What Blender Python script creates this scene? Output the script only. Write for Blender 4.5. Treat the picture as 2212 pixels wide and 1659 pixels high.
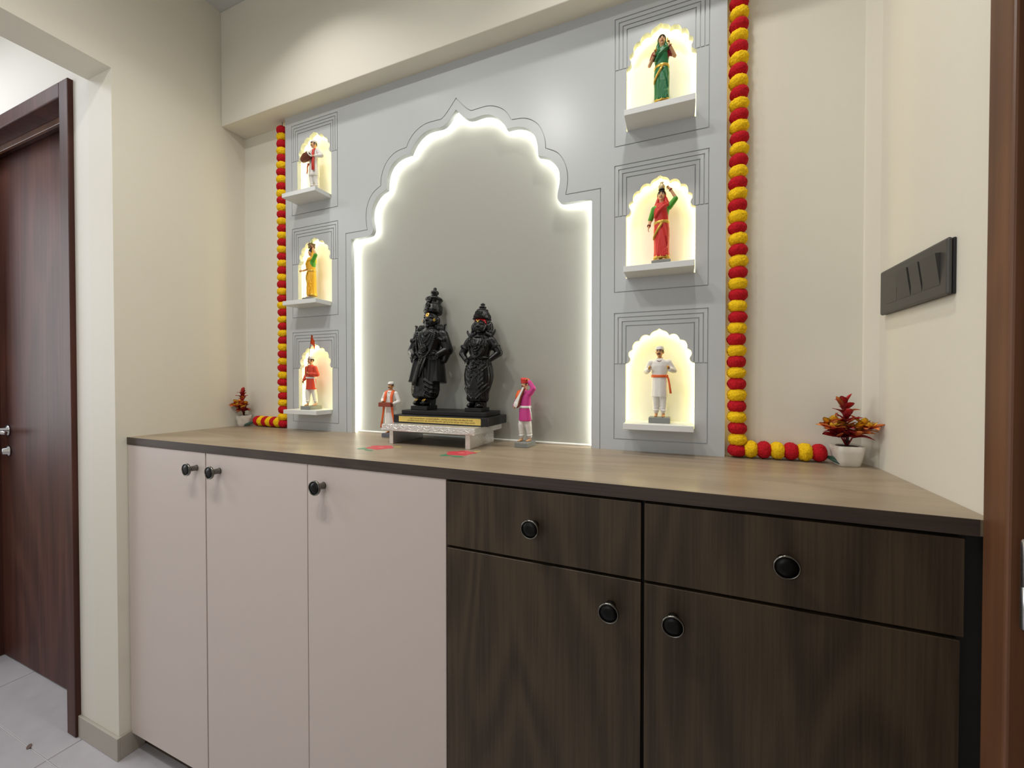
import bpy, bmesh, math, random
from mathutils import Vector, Matrix, noise
from mathutils.geometry import tessellate_polygon

for _o in list(bpy.data.objects):
    bpy.data.objects.remove(_o, do_unlink=True)
S = bpy.context.scene
COL = S.collection
PI = math.pi
RND = random.Random(7)

# ------------------------------------------------------------------ camera, world, lights, exposure
cam_d = bpy.data.cameras.new('camera')
cam = bpy.data.objects.new('camera', cam_d)
COL.objects.link(cam)
cam_d.sensor_width = 36.0
cam_d.lens = 880.998 * 36.0 / 2212.0
cam_d.clip_start = 0.02
cam.location = (0.0928, -1.0747, 1.1829)
cam.rotation_euler = (math.radians(90 - 0.7068), 0, math.radians(22.481))
S.camera = cam

W = bpy.data.worlds.new('world')
S.world = W
W.use_nodes = True
W.node_tree.nodes['Background'].inputs[0].default_value = (0.62, 0.68, 0.78, 1)
W.node_tree.nodes['Background'].inputs[1].default_value = 0.05

def area_light(name, loc, size, power, color, target=None, size_y=None, shape='RECTANGLE', spread=180):
    d = bpy.data.lights.new(name, 'AREA')
    d.shape = shape
    d.size = size
    if size_y: d.size_y = size_y
    d.energy = power
    d.color = color
    d.spread = math.radians(spread)
    o = bpy.data.objects.new(name, d)
    COL.objects.link(o)
    o.location = loc
    if target is not None:
        o.rotation_euler = (Vector(target) - Vector(loc)).to_track_quat('-Z', 'Y').to_euler()
    return o

WARM = (1.0, 0.975, 0.925)
# recessed ceiling downlights of the foyer (the row close to the beam and the row behind the camera)
for _x, _y, _p, _sz, _sp in [(-0.98, -0.36, 1.3, 0.07, 116), (0.06, -0.36, 1.8, 0.07, 116), (-0.90, -1.00, 4.1, 0.11, 166), (-0.52, -1.02, 4.7, 0.11, 158)]:
    area_light('ceiling_downlight', (_x, _y, 2.545), _sz, _p, WARM, (_x, _y, 0), shape='DISK', spread=_sp)
# daylight-white lamp on the ceiling of the side passage
area_light('passage_ceiling_lamp', (-2.45, -1.05, 2.5), 0.5, 9.0, (0.86, 0.90, 1.0), (-2.45, -1.05, 0), size_y=0.5)
# unseen fill light added at the passage end to brighten the right wall
area_light('passage_fill_light', (-3.55, -1.15, 1.55), 1.1, 14.0, (0.90, 0.93, 1.0), (0.0, -1.0, 1.5), size_y=1.5)
# cool frontal fill added behind the camera to lift walls and cabinet fronts
area_light('room_fill_light', (-0.55, -2.455, 1.55), 0.9, 5.4, (0.86, 0.91, 1.0), (-0.55, 0, 1.55), size_y=1.3)

S.view_settings.view_transform = 'Standard'
S.view_settings.look = 'None'
S.view_settings.gamma = 1.0
S.view_settings.use_curve_mapping = False
S.view_settings.exposure = 0.40
try:
    S.cycles.use_denoising = True
    S.cycles.max_bounces = 6
    S.cycles.diffuse_bounces = 4
    S.cycles.glossy_bounces = 3
    S.cycles.adaptive_threshold = 0.03
    S.cycles.sample_clamp_indirect = 4.0
except Exception:
    pass

# ------------------------------------------------------------------ helpers: materials
def srgb(r, g, b):
    f = lambda c: (c / 255.0 / 12.92) if c / 255.0 <= 0.04045 else ((c / 255.0 + 0.055) / 1.055) ** 2.4
    return (f(r), f(g), f(b), 1.0)

def mat(name, color, rough=0.5, metal=0.0, spec=0.5, noise_amt=0.0, noise_scale=60.0, bump=0.0, bump_scale=200.0,
        coat=0.0, emit=None, emit_s=0.0):
    m = bpy.data.materials.new(name)
    m.use_nodes = True
    nt = m.node_tree
    b = nt.nodes['Principled BSDF']
    b.inputs['Base Color'].default_value = color
    b.inputs['Roughness'].default_value = rough
    b.inputs['Metallic'].default_value = metal
    b.inputs['Specular IOR Level'].default_value = spec
    if coat:
        b.inputs['Coat Weight'].default_value = coat
        b.inputs['Coat Roughness'].default_value = 0.08
    if emit:
        b.inputs['Emission Color'].default_value = emit
        b.inputs['Emission Strength'].default_value = emit_s
    tc = nt.nodes.new('ShaderNodeTexCoord')
    if noise_amt:
        n = nt.nodes.new('ShaderNodeTexNoise')
        n.inputs['Scale'].default_value = noise_scale
        n.inputs['Detail'].default_value = 4
        nt.links.new(tc.outputs['Object'], n.inputs['Vector'])
        r = nt.nodes.new('ShaderNodeMapRange')
        r.inputs['From Min'].default_value = 0.3
        r.inputs['From Max'].default_value = 0.7
        r.inputs['To Min'].default_value = 1 - noise_amt
        r.inputs['To Max'].default_value = 1 + noise_amt
        nt.links.new(n.outputs['Fac'], r.inputs['Value'])
        mx = nt.nodes.new('ShaderNodeVectorMath')
        mx.operation = 'SCALE'
        mx.inputs[0].default_value = color[:3]
        nt.links.new(r.outputs[0], mx.inputs['Scale'])
        nt.links.new(mx.outputs[0], b.inputs['Base Color'])
    if bump:
        n2 = nt.nodes.new('ShaderNodeTexNoise')
        n2.inputs['Scale'].default_value = bump_scale
        n2.inputs['Detail'].default_value = 3
        nt.links.new(tc.outputs['Object'], n2.inputs['Vector'])
        bp = nt.nodes.new('ShaderNodeBump')
        bp.inputs['Strength'].default_value = bump
        bp.inputs['Distance'].default_value = 0.001
        nt.links.new(n2.outputs['Fac'], bp.inputs['Height'])
        nt.links.new(bp.outputs[0], b.inputs['Normal'])
    return m

def wood(name, c1, c2, along='z', fine=220.0, figure=9.0, rough=0.45, figure_amt=0.5, bump=0.15, spec=0.4, rings=10.0):
    """wood grain: slow figure bent into cathedrals plus fine fibre streaks, all along one axis"""
    m = bpy.data.materials.new(name)
    m.use_nodes = True
    nt = m.node_tree
    N, L = nt.nodes, nt.links
    b = N['Principled BSDF']
    b.inputs['Roughness'].default_value = rough
    b.inputs['Specular IOR Level'].default_value = spec
    tc = N.new('ShaderNodeTexCoord')
    def nz(scale_across, scale_along, detail, dist):
        mp = N.new('ShaderNodeMapping')
        sc = [scale_across] * 3
        sc['xyz'.index(along)] = scale_along
        mp.inputs['Scale'].default_value = sc
        L.new(tc.outputs['Object'], mp.inputs['Vector'])
        n = N.new('ShaderNodeTexNoise')
        n.inputs['Scale'].default_value = 1.0
        n.inputs['Detail'].default_value = detail
        n.inputs['Distortion'].default_value = dist
        L.new(mp.outputs[0], n.inputs['Vector'])
        return n
    a = nz(figure, figure * 0.22, 2.0, 0.35)
    k = N.new('ShaderNodeMath'); k.operation = 'MULTIPLY'; k.inputs[1].default_value = rings * 6.283
    L.new(a.outputs['Fac'], k.inputs[0])
    s = N.new('ShaderNodeMath'); s.operation = 'SINE'
    L.new(k.outputs[0], s.inputs[0])
    s2 = N.new('ShaderNodeMapRange')
    s2.inputs['From Min'].default_value = -1; s2.inputs['From Max'].default_value = 1
    L.new(s.outputs[0], s2.inputs['Value'])
    f = nz(fine, fine * 0.02, 3.0, 0.0)
    mx = N.new('ShaderNodeMix'); mx.data_type = 'FLOAT'
    mx.inputs[0].default_value = figure_amt
    L.new(f.outputs['Fac'], mx.inputs[2]); L.new(s2.outputs[0], mx.inputs[3])
    cr = N.new('ShaderNodeValToRGB')
    cr.color_ramp.elements[0].position = 0.25; cr.color_ramp.elements[0].color = c1
    cr.color_ramp.elements[1].position = 0.75; cr.color_ramp.elements[1].color = c2
    L.new(mx.outputs[0], cr.inputs[0])
    L.new(cr.outputs[0], b.inputs['Base Color'])
    bp = N.new('ShaderNodeBump'); bp.inputs['Strength'].default_value = bump; bp.inputs['Distance'].default_value = 0.0006
    L.new(f.outputs['Fac'], bp.inputs['Height']); L.new(bp.outputs[0], b.inputs['Normal'])
    return m

# ------------------------------------------------------------------ helpers: objects
def props(o, label=None, cat=None, group=None, kind=None):
    if label: o['label'] = label
    if cat: o['category'] = cat
    if group: o['group'] = group
    if kind: o['kind'] = kind
    return o

def thing(name, label, cat, loc=(0, 0, 0), rotz=0.0, group=None):
    o = bpy.data.objects.new(name, None)
    o.empty_display_size = 0.02
    COL.objects.link(o)
    o.location = loc
    o.rotation_euler = (0, 0, rotz)
    return props(o, label, cat, group)

def obj(name, bm, m, parent=None, smooth=False, label=None):
    me = bpy.data.meshes.new(name)
    if isinstance(bm, bmesh.types.BMesh):
        bm.normal_update()
        bm.to_mesh(me); bm.free()
    else:
        me = bm
    for mm in (m if isinstance(m, (list, tuple)) else [m]):
        me.materials.append(mm)
    if smooth:
        for p in me.polygons: p.use_smooth = True
    o = bpy.data.objects.new(name, me)
    COL.objects.link(o)
    if parent is not None: o.parent = parent
    if label: o['label'] = label
    return o

def clone(o, parent=None):
    c = o.copy()
    COL.objects.link(c)
    c.parent = parent
    for ch in list(o.children): clone(ch, c)
    return c

def tagged(o, label, cat, group=None):
    return props(o, label, cat, group)

def struct(name, bm, m, label, parent=None):
    o = obj(name, bm, m, parent)
    return props(o, label, None, None, 'structure')

# ------------------------------------------------------------------ helpers: shapes
def nb(): return bmesh.new()

def box(bm, x0, x1, y0, y1, z0, z1, bev=0.0, seg=2, mi=0):
    vs = [bm.verts.new(c) for c in ((x0,y0,z0),(x1,y0,z0),(x1,y1,z0),(x0,y1,z0),(x0,y0,z1),(x1,y0,z1),(x1,y1,z1),(x0,y1,z1))]
    fs = [bm.faces.new([vs[i] for i in q]) for q in ((3,2,1,0),(4,5,6,7),(0,1,5,4),(1,2,6,5),(2,3,7,6),(3,0,4,7))]
    for f in fs: f.material_index = mi
    if bev > 0:
        es = list({e for f in fs for e in f.edges})
        r = bmesh.ops.bevel(bm, geom=es, offset=bev, segments=seg, profile=0.5, affect='EDGES')
        for f in r['faces']: f.material_index = mi
    return bm

def bbox(*a, **k): return box(nb(), *a, **k)

def area2(p): return sum(p[i][0]*p[(i+1) % len(p)][1] - p[(i+1) % len(p)][0]*p[i][1] for i in range(len(p)))

def plate(bm, outer, holes, y0, y1, mi=0):
    """flat plate in the XZ plane with holes; y0 is the face towards the viewer, y1 the back"""
    loops = []
    o = list(outer)
    if area2(o) < 0: o.reverse()
    loops.append(o)
    for h in holes:
        h = list(h)
        if area2(h) > 0: h.reverse()
        loops.append(h)
    flat = [p for lp in loops for p in lp]
    fv = [bm.verts.new((p[0], y0, p[1])) for p in flat]
    bv = [bm.verts.new((p[0], y1, p[1])) for p in flat]
    tris = tessellate_polygon([[Vector((p[0], p[1], 0)) for p in lp] for lp in loops])
    for t in tris:
        a = area2([flat[i] for i in t])
        if abs(a) < 1e-12: continue
        t = list(t) if a > 0 else list(t)[::-1]
        try:
            f = bm.faces.new([fv[i] for i in t]); f.material_index = mi
            f = bm.faces.new([bv[i] for i in t[::-1]]); f.material_index = mi
        except ValueError:
            pass
    k = 0
    for lp in loops:
        n = len(lp)
        for i in range(n):
            a, b = k + i, k + (i + 1) % n
            try:
                f = bm.faces.new([fv[b], fv[a], bv[a], bv[b]]); f.material_index = mi
            except ValueError:
                pass
        k += n
    return bm

def rect(x0, x1, z0, z1): return [(x0, z0), (x1, z0), (x1, z1), (x0, z1)]

def catmull(pts, sub=4):
    out = []
    n = len(pts)
    for i in range(n - 1):
        p0 = pts[max(i-1, 0)]; p1 = pts[i]; p2 = pts[i+1]; p3 = pts[min(i+2, n-1)]
        for s in range(sub):
            t = s / sub
            out.append(tuple(0.5*((2*p1[k]) + (-p0[k]+p2[k])*t + (2*p0[k]-5*p1[k]+4*p2[k]-p3[k])*t*t + (-p0[k]+3*p1[k]-3*p2[k]+p3[k])*t**3) for k in range(len(p1))))
    out.append(tuple(pts[-1]))
    return out

def arch_half(segs, sub=4):
    """segments between cusps, each smoothed on its own"""
    out = []
    for s in segs:
        c = catmull(s, sub)
        out += c if not out else c[1:]
    return out

def offset_poly(pts, d):
    """offset an open polyline to its left by d (mitred)"""
    out = []
    n = len(pts)
    for i in range(n):
        a = Vector(pts[max(i-1, 0)]); b = Vector(pts[i]); c = Vector(pts[min(i+1, n-1)])
        t1 = (b-a).normalized() if i > 0 else None
        t2 = (c-b).normalized() if i < n-1 else None
        if t1 is None: t1 = t2
        if t2 is None: t2 = t1
        n1 = Vector((-t1.y, t1.x)); n2 = Vector((-t2.y, t2.x))
        m = (n1+n2)
        if m.length < 1e-6: m = n1.copy()
        m.normalize()
        k = max(0.5, m.dot(n1))
        out.append(tuple(b + m*(d/k)))
    return out

def tube(bm, pts, radii, seg=8, closed=False, cap=True, flat=1.0, mi=0):
    pts = [Vector(p) for p in pts]
    n = len(pts)
    if not hasattr(radii, '__len__'): radii = [radii]*n
    rings = []
    ref = None
    for i in range(n):
        if closed: t = pts[(i+1) % n] - pts[i-1]
        else: t = pts[min(i+1, n-1)] - pts[max(i-1, 0)]
        if t.length < 1e-9: t = Vector((0, 0, 1))
        t.normalize()
        if ref is None:
            ref = Vector((0, 0, 1)) if abs(t.z) < 0.9 else Vector((1, 0, 0))
        u = ref - t*ref.dot(t)
        if u.length < 1e-6: u = t.orthogonal()
        u.normalize(); v = t.cross(u)
        ref = u
        rings.append([bm.verts.new(pts[i] + (u*math.cos(2*PI*k/seg)*flat + v*math.sin(2*PI*k/seg))*radii[i]) for k in range(seg)])
    m = n if closed else n-1
    for i in range(m):
        A, B = rings[i], rings[(i+1) % n]
        for k in range(seg):
            f = bm.faces.new([A[k], A[(k+1) % seg], B[(k+1) % seg], B[k]]); f.material_index = mi
    if cap and not closed:
        f = bm.faces.new(rings[0][::-1]); f.material_index = mi
        f = bm.faces.new(rings[-1]); f.material_index = mi
    return bm

def lathe(bm, prof, seg=24, c=(0, 0, 0), axis='z', rmod=None, mi=0, caps=True):
    """prof: list of (radius, height)"""
    rings = []
    for r, h in prof:
        ring = []
        for k in range(seg):
            a = 2*PI*k/seg
            rr = r*(rmod(a, h) if rmod else 1.0)
            p = (rr*math.cos(a), rr*math.sin(a), h)
            if axis == 'y': p = (p[0], p[2], -p[1])
            elif axis == 'x': p = (p[2], p[1], -p[0])
            ring.append(bm.verts.new((p[0]+c[0], p[1]+c[1], p[2]+c[2])))
        rings.append(ring)
    for A, B in zip(rings, rings[1:]):
        for k in range(seg):
            f = bm.faces.new([A[k], A[(k+1) % seg], B[(k+1) % seg], B[k]]); f.material_index = mi
    if caps:
        f = bm.faces.new(rings[0][::-1]); f.material_index = mi
        f = bm.faces.new(rings[-1]); f.material_index = mi
    return bm

def ell(bm, c, r, rot=None, sub=2, mi=0):
    if not hasattr(r, '__len__'): r = (r, r, r)
    M = Matrix.Translation(Vector(c)) @ (rot.to_matrix().to_4x4() if rot is not None else Matrix.Identity(4)) @ Matrix.Diagonal((r[0], r[1], r[2], 1))
    res = bmesh.ops.create_icosphere(bm, subdivisions=sub, radius=1.0, matrix=M)
    for v in res['verts']:
        for f in v.link_faces: f.material_index = mi
    return bm

def cap(bm, p0, r0, p1, r1, sub=3, mi=0):
    """tapered capsule between two points"""
    p0, p1 = Vector(p0), Vector(p1)
    t = bmesh.new()
    bmesh.ops.create_icosphere(t, subdivisions=sub, radius=r0, matrix=Matrix.Translation(p0))
    bmesh.ops.create_icosphere(t, subdivisions=sub, radius=r1, matrix=Matrix.Translation(p1))
    pts = [v.co.copy() for v in t.verts]
    t.free()
    h = bmesh.new()
    for p in pts: h.verts.new(p)
    r = bmesh.ops.convex_hull(h, input=h.verts)
    bad = [g for g in r['geom_interior'] if isinstance(g, bmesh.types.BMVert)]
    bmesh.ops.delete(h, geom=bad, context='VERTS')
    mp = {}
    for v in h.verts: mp[v] = bm.verts.new(v.co)
    for f in h.faces:
        nf = bm.faces.new([mp[v] for v in f.verts]); nf.material_index = mi
    h.free()
    return bm

def loft(bm, rings, seg=32, rmod=None, mi=0, capped=True):
    """rings: (cx, cy, z, rx, ry); rmod(angle, t) multiplies the radius"""
    R = []
    for j, (cx, cy, z, rx, ry) in enumerate(rings):
        ring = []
        for k in range(seg):
            a = 2*PI*k/seg
            q = rmod(a, j/(len(rings)-1)) if rmod else 1.0
            ring.append(bm.verts.new((cx + rx*q*math.cos(a), cy + ry*q*math.sin(a), z)))
        R.append(ring)
    for A, B in zip(R, R[1:]):
        for k in range(seg):
            f = bm.faces.new([A[k], A[(k+1) % seg], B[(k+1) % seg], B[k]]); f.material_index = mi
    if capped:
        f = bm.faces.new(R[0][::-1]); f.material_index = mi
        f = bm.faces.new(R[-1]); f.material_index = mi
    return bm

def xform(bm, M):
    bmesh.ops.transform(bm, matrix=M, verts=bm.verts)
    return bm

def fuse(bm, voxel, smooth_it=2):
    """melt overlapping closed shapes into one continuous skin"""
    me = bpy.data.meshes.new('tmp')
    bmesh.ops.recalc_face_normals(bm, faces=bm.faces)
    bm.to_mesh(me); bm.free()
    o = bpy.data.objects.new('tmp', me)
    COL.objects.link(o)
    md = o.modifiers.new('r', 'REMESH')
    md.mode = 'VOXEL'
    md.voxel_size = voxel
    md.adaptivity = 0.0
    dg = bpy.context.evaluated_depsgraph_get()
    ev = o.evaluated_get(dg)
    me2 = bpy.data.meshes.new_from_object(ev)
    bpy.data.objects.remove(o, do_unlink=True)
    bpy.data.meshes.remove(me)
    b2 = bmesh.new()
    b2.from_mesh(me2)
    bpy.data.meshes.remove(me2)
    for _ in range(smooth_it):
        bmesh.ops.smooth_vert(b2, verts=b2.verts, factor=0.5, use_axis_x=True, use_axis_y=True, use_axis_z=True)
    return b2

# ------------------------------------------------------------------ materials
M_WALL = mat('cream_wall_paint', srgb(224, 219, 205), 0.6, spec=0.3, bump=0.05, bump_scale=90)
M_WALLP = mat('white_passage_paint', srgb(225, 221, 210), 0.6, spec=0.3)
M_CEIL = mat('ceiling_paint', srgb(205, 206, 204), 0.7)
M_PANEL = mat('grey_gloss_laminate', srgb(192, 196, 197), 0.30, spec=0.45)
M_GROOVE = mat('routed_groove', srgb(120, 122, 124), 0.6)
M_NICHE = mat('white_shelf_laminate', srgb(222, 224, 222), 0.35)
M_NBACK = mat('white_niche_back', srgb(240, 238, 228), 0.5)
M_ABACK = mat('pale_grey_arch_back', srgb(164, 164, 154), 0.5, bump=0.06, bump_scale=60)
M_PINK = mat('blush_grey_laminate', srgb(208, 195, 188), 0.42, spec=0.4, bump=0.12, bump_scale=900)
M_BROWN = wood('brown_oak_laminate', srgb(50, 40, 28), srgb(76, 62, 45), 'z', fine=260, figure=5.0, rough=0.5, figure_amt=0.32, bump=0.35, rings=9)
M_TOP = wood('worktop_laminate', srgb(140, 124, 103), srgb(164, 147, 124), 'x', fine=180, figure=7.0, rough=0.33, figure_amt=0.25, bump=0.1, rings=6, spec=0.5)
M_EDGE = wood('worktop_edge_band', srgb(56, 46, 40), srgb(76, 64, 55), 'x', fine=240, figure=6, rough=0.5, figure_amt=0.2)
M_CARC = mat('black_carcass', srgb(22, 20, 19), 0.6)
M_DOORW = wood('dark_red_brown_door_veneer', srgb(58, 32, 26), srgb(90, 54, 44), 'z', fine=60, figure=4.0, rough=0.5, figure_amt=0.25, bump=0.05, rings=5, spec=0.22)
M_FRAMEW = wood('teak_frame', srgb(84, 53, 35), srgb(114, 76, 51), 'z', fine=90, figure=6, rough=0.38, figure_amt=0.3, bump=0.08, rings=4, spec=0.5)
M_TILE = mat('grey_floor_tile', srgb(176, 172, 174), 0.28, noise_amt=0.05, noise_scale=14)
M_GROUT = mat('tile_grout', srgb(205, 203, 200), 0.8)
M_SKIRT = mat('grey_skirting_tile', srgb(168, 160, 148), 0.4)
M_CHROME = mat('brushed_steel', srgb(200, 200, 202), 0.25, metal=1.0)
M_KNOBR = mat('knob_dark_chrome', srgb(120, 118, 112), 0.22, metal=1.0)
M_KNOBF = mat('knob_black_inlay', srgb(7, 7, 8), 0.35, spec=0.25)
M_SWITCH = mat('charcoal_switch_plastic', srgb(66, 64, 60), 0.38)
M_SWITCHD = mat('dark_switch_recess', srgb(26, 25, 25), 0.5)
M_CAULK = mat('white_sealant', srgb(236, 236, 230), 0.5)

# ------------------------------------------------------------------ the setting
XL, XR, YB, ZC = -1.515, 0.469, 0.031, 2.5625
YO, ZO = -0.383, 2.131          # left wall ends at YO; passage opening is ZO high
XP = -1.650                      # passage side of the left wall
YR = -2.5                        # wall behind the camera

# floor: grout bed with tiles as pieces
fl = struct('floor', bbox(-3.6, 0.9, YR - 0.1, 0.2, -0.05, -0.004), M_GROUT, 'grey tiled floor')
T = 0.5985
_tm = bpy.data.meshes.new('tile'); _b = bbox(0.0015, T - 0.0015, 0.0015, T - 0.0015, -0.006, 0.0, 0.0012, 1); _b.to_mesh(_tm); _b.free()
_tm.materials.append(M_TILE)
for _i in range(-7, 2):
    for _j in range(-4, 1):
        x0, y0 = -1.72 + _i*T + 0.6, -0.47 + _j*T
        if x0 + T < -3.5 or x0 > 0.7: continue
        t = bpy.data.objects.new('tile', _tm); COL.objects.link(t); t.parent = fl; t.location = (x0, y0, 0)

struct('ceiling', bbox(-3.6, 0.9, YR - 0.1, 0.2, ZC, ZC + 0.06), M_CEIL, 'pale grey plastered ceiling')
struct('wall_back', bbox(XL - 0.3, 0.9, YB, YB + 0.12, 0.0, ZC), M_WALL, 'cream wall behind the shrine panel')
struct('wall_beam', bbox(XL, 0.9, -0.0597, YB, 2.1364, ZC, 0.002, 2), M_WALL, 'cream beam dropping from the ceiling above the panel')
# left wall with the passage opening
_b = nb()
box(_b, XP, XL, YO, YB + 0.1, 0, ZC)
box(_b, XP, XL, -1.45, YO, ZO, ZC)
box(_b, XP, XL, YR, -1.45, 0, ZC)
struct('wall_left', _b, M_WALL, 'cream side wall with a passage opening')
# right wall: slightly splayed plaster where it meets the back wall, then the door frame
_b = nb()
pts = [(XR, -0.357), (XR, -0.013), (0.4555, YB), (0.4555, YB + 0.1), (0.62, YB + 0.1), (0.62, -0.357)]
lo = [_b.verts.new((p[0], p[1], 0)) for p in pts]; hi = [_b.verts.new((p[0], p[1], ZC)) for p in pts]
_b.faces.new(lo); _b.faces.new(hi[::-1])
for i in range(6): _b.faces.new([lo[i], hi[i], hi[(i+1) % 6], lo[(i+1) % 6]])
box(_b, XR, 0.62, YR, -1.45, 0, ZC)
box(_b, XR, 0.62, -1.45, -0.357, 2.18, ZC)
bmesh.ops.recalc_face_normals(_b, faces=_b.faces)
struct('wall_right', _b, M_WALL, 'cream side wall beside the entrance door frame')
struct('wall_rear', bbox(-3.6, 0.9, YR - 0.1, YR, 0, ZC), M_WALL, 'cream wall behind the viewer')
# passage walls
_b = nb()
box(_b, -1.741, XP, YO, -0.25, 0, ZC)
box(_b, -3.6, -2.640, YO, -0.25, 0, ZC)
box(_b, -2.640, -1.741, YO, -0.25, 2.157, ZC)
struct('wall_passage', _b, M_WALLP, 'white passage wall around the dark door')
struct('wall_passage_end', bbox(-3.7, -3.6, YR, 0.1, 0, ZC), M_WALLP, 'white wall at the end of the passage')

def window(name, label, axis, pos, c, w, h, z):
    b = nb()
    def bar(u0, u1, z0, z1):
        if axis == 'y': box(b, c + u0, c + u1, pos, pos + 0.03, z0, z1, 0.002, 1)
        else: box(b, pos, pos + 0.03, c + u0, c + u1, z0, z1, 0.002, 1)
    bar(-w/2 - 0.05, -w/2, z - h/2 - 0.05, z + h/2 + 0.05); bar(w/2, w/2 + 0.05, z - h/2 - 0.05, z + h/2 + 0.05)
    bar(-w/2, w/2, z + h/2, z + h/2 + 0.05); bar(-w/2, w/2, z - h/2 - 0.05, z - h/2); bar(-0.02, 0.02, z - h/2, z + h/2)
    struct(name, b, M_NICHE, label)
window('added_frame_1', 'added white window frame around the fill light behind the viewer', 'y', YR, -0.55, 0.9, 1.3, 1.55)  # unseen frame, added only to surround the fill light behind the camera
window('added_frame_2', 'added white window frame around the fill light at the passage end', 'x', -3.6, -1.15, 1.1, 1.5, 1.55)  # made-up frame out of view, goes with the added passage fill

# skirting at the foot of the wall corner
_b = nb()
box(_b, -1.741, XL + 0.008, YO - 0.008, YO, 0, 0.071, 0.001, 1)
struct('baseboard_passage', _b, M_SKIRT, 'grey tile skirting on the wall end')
struct('baseboard_left', bbox(XL, XL + 0.008, YO, -0.32, 0, 0.071, 0.001, 1), M_SKIRT, 'grey tile skirting beside the cabinet')

# dark passage door
d1 = props(thing('door_1', 'dark red-brown flush door in the passage', None, (-2.19, -0.34, 0)), kind='structure')
def rel(o, *a): return (a[0]-o.location.x, a[1]-o.location.x, a[2]-o.location.y, a[3]-o.location.y, a[4], a[5])
_b = nb(); box(_b, *rel(d1, -1.797, -1.741, -0.397, -0.27, 0, 2.157), 0.003, 2); obj('door_jamb', _b, M_DOORW, d1)
_b = nb(); box(_b, *rel(d1, -2.640, -2.584, -0.397, -0.27, 0, 2.157), 0.003, 2); obj('door_jamb', _b, M_DOORW, d1)
_b = nb(); box(_b, *rel(d1, -2.584, -1.797, -0.397, -0.27, 2.108, 2.157), 0.003, 2); obj('door_head', _b, M_DOORW, d1)
_b = nb(); box(_b, *rel(d1, -2.584, -1.797, -0.345, -0.335, 2.086, 2.108), 0.001, 1); obj('stop_bead', _b, M_FRAMEW, d1)
_b = nb(); box(_b, *rel(d1, -2.582, -1.799, -0.305, -0.27, 0.006, 2.106), 0.002, 1); obj('door_leaf', _b, M_DOORW, d1)
_h = nb()
lathe(_h, [(0.024, 0), (0.024, 0.006), (0.012, 0.009), (0.010, 0.045)], 20, (-2.510+2.19, -0.305+0.34, 0.968), 'y')
for v in _h.verts: v.co.y = (-0.305+0.34)*2 - v.co.y
tube(_h, [(-0.325, -0.008, 0.968), (-0.30, -0.010, 0.969), (-0.25, -0.010, 0.969), (-0.20, -0.009, 0.968)], [0.010, 0.011, 0.009, 0.007], 10)
obj('lever_handle', _h, M_CHROME, d1, True)
_h = nb()
lathe(_h, [(0.023, 0), (0.023, -0.006), (0.015, -0.008), (0.013, -0.020)], 20, (-2.505+2.19, -0.305+0.34, 0.882), 'y')
obj('lock_cylinder', _h, M_CHROME, d1, True)

# teak entrance door frame on the right
d2 = props(thing('door_2', 'teak entrance door frame at the right edge', None, (0.50, -0.60, 0)), kind='structure')
_b = nb(); box(_b, *rel(d2, 0.453, 0.615, -0.402, -0.3575, 0, 2.18), 0.004, 3); obj('door_jamb', _b, M_FRAMEW, d2)
_b = nb(); box(_b, *rel(d2, 0.480, 0.615, -0.428, -0.402, 0, 2.18), 0.002, 1); obj('frame_rebate', _b, M_DOORW, d2)
_b = nb(); box(_b, *rel(d2, 0.463, 0.50, -1.38, -0.430, 0.006, 2.14), 0.002, 1); obj('door_leaf', _b, M_DOORW, d2)
_b = nb(); box(_b, *rel(d2, 0.453, 0.615, -1.45, -1.39, 0, 2.18), 0.004, 3); obj('door_jamb', _b, M_FRAMEW, d2)
_b = nb(); lathe(_b, [(0.004, 0), (0.0055, 0.003), (0.0055, 0.05), (0.0045, 0.051), (0.0055, 0.052), (0.0055, 0.102), (0.004, 0.105)], 14, (0.4585-0.5, -0.424+0.6, 0.895)); obj('hinge', _b, M_CHROME, d2, True)

# ------------------------------------------------------------------ shrine panel
CX = -0.5340
PX0, PX1, PZ0, PZ1 = -1.2525, 0.1888, 1.0, 2.1364
YS, YK = 0.003, 0.0160     # back of the routed skin, back of the board
G = 0.0024                  # groove width
# half outline of the central arch (distance from the axis, height), from shoulder to apex, cusp to cusp
ARCH = [
 [(0.409, 1.6558), (0.3437, 1.6578)],
 [(0.3437, 1.6578), (0.3296, 1.6592), (0.3215, 1.663), (0.3160, 1.6715), (0.3150, 1.682), (0.319, 1.701), (0.3219, 1.7205), (0.3196, 1.744), (0.3115, 1.7625), (0.2985, 1.779), (0.2840, 1.790), (0.2603, 1.799)],
 [(0.2603, 1.799), (0.2584, 1.825), (0.254, 1.845), (0.2445, 1.865), (0.2295, 1.880), (0.209, 1.890), (0.188, 1.8942), (0.1656, 1.8945)],
 [(0.1656, 1.8945), (0.1565, 1.911), (0.145, 1.9258), (0.129, 1.9395), (0.110, 1.9488), (0.090, 1.9525), (0.072, 1.9517), (0.0555, 1.9508), (0.0400, 1.9542), (0.0270, 1.9625), (0.0160, 1.9730), (0.0, 1.9906)],
]
half = arch_half(ARCH, 4)
def full_arch(h, cx, zbot):
    """left foot, left side up to the apex and down the right side"""
    L_ = [(cx - h[0][0], zbot)] + [(cx - a, z) for a, z in h]
    R_ = [(cx + a, z) for a, z in h[::-1]][1:] + [(cx + h[0][0], zbot)]
    return L_ + R_
arch = full_arch(half, CX, PZ0)
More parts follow.
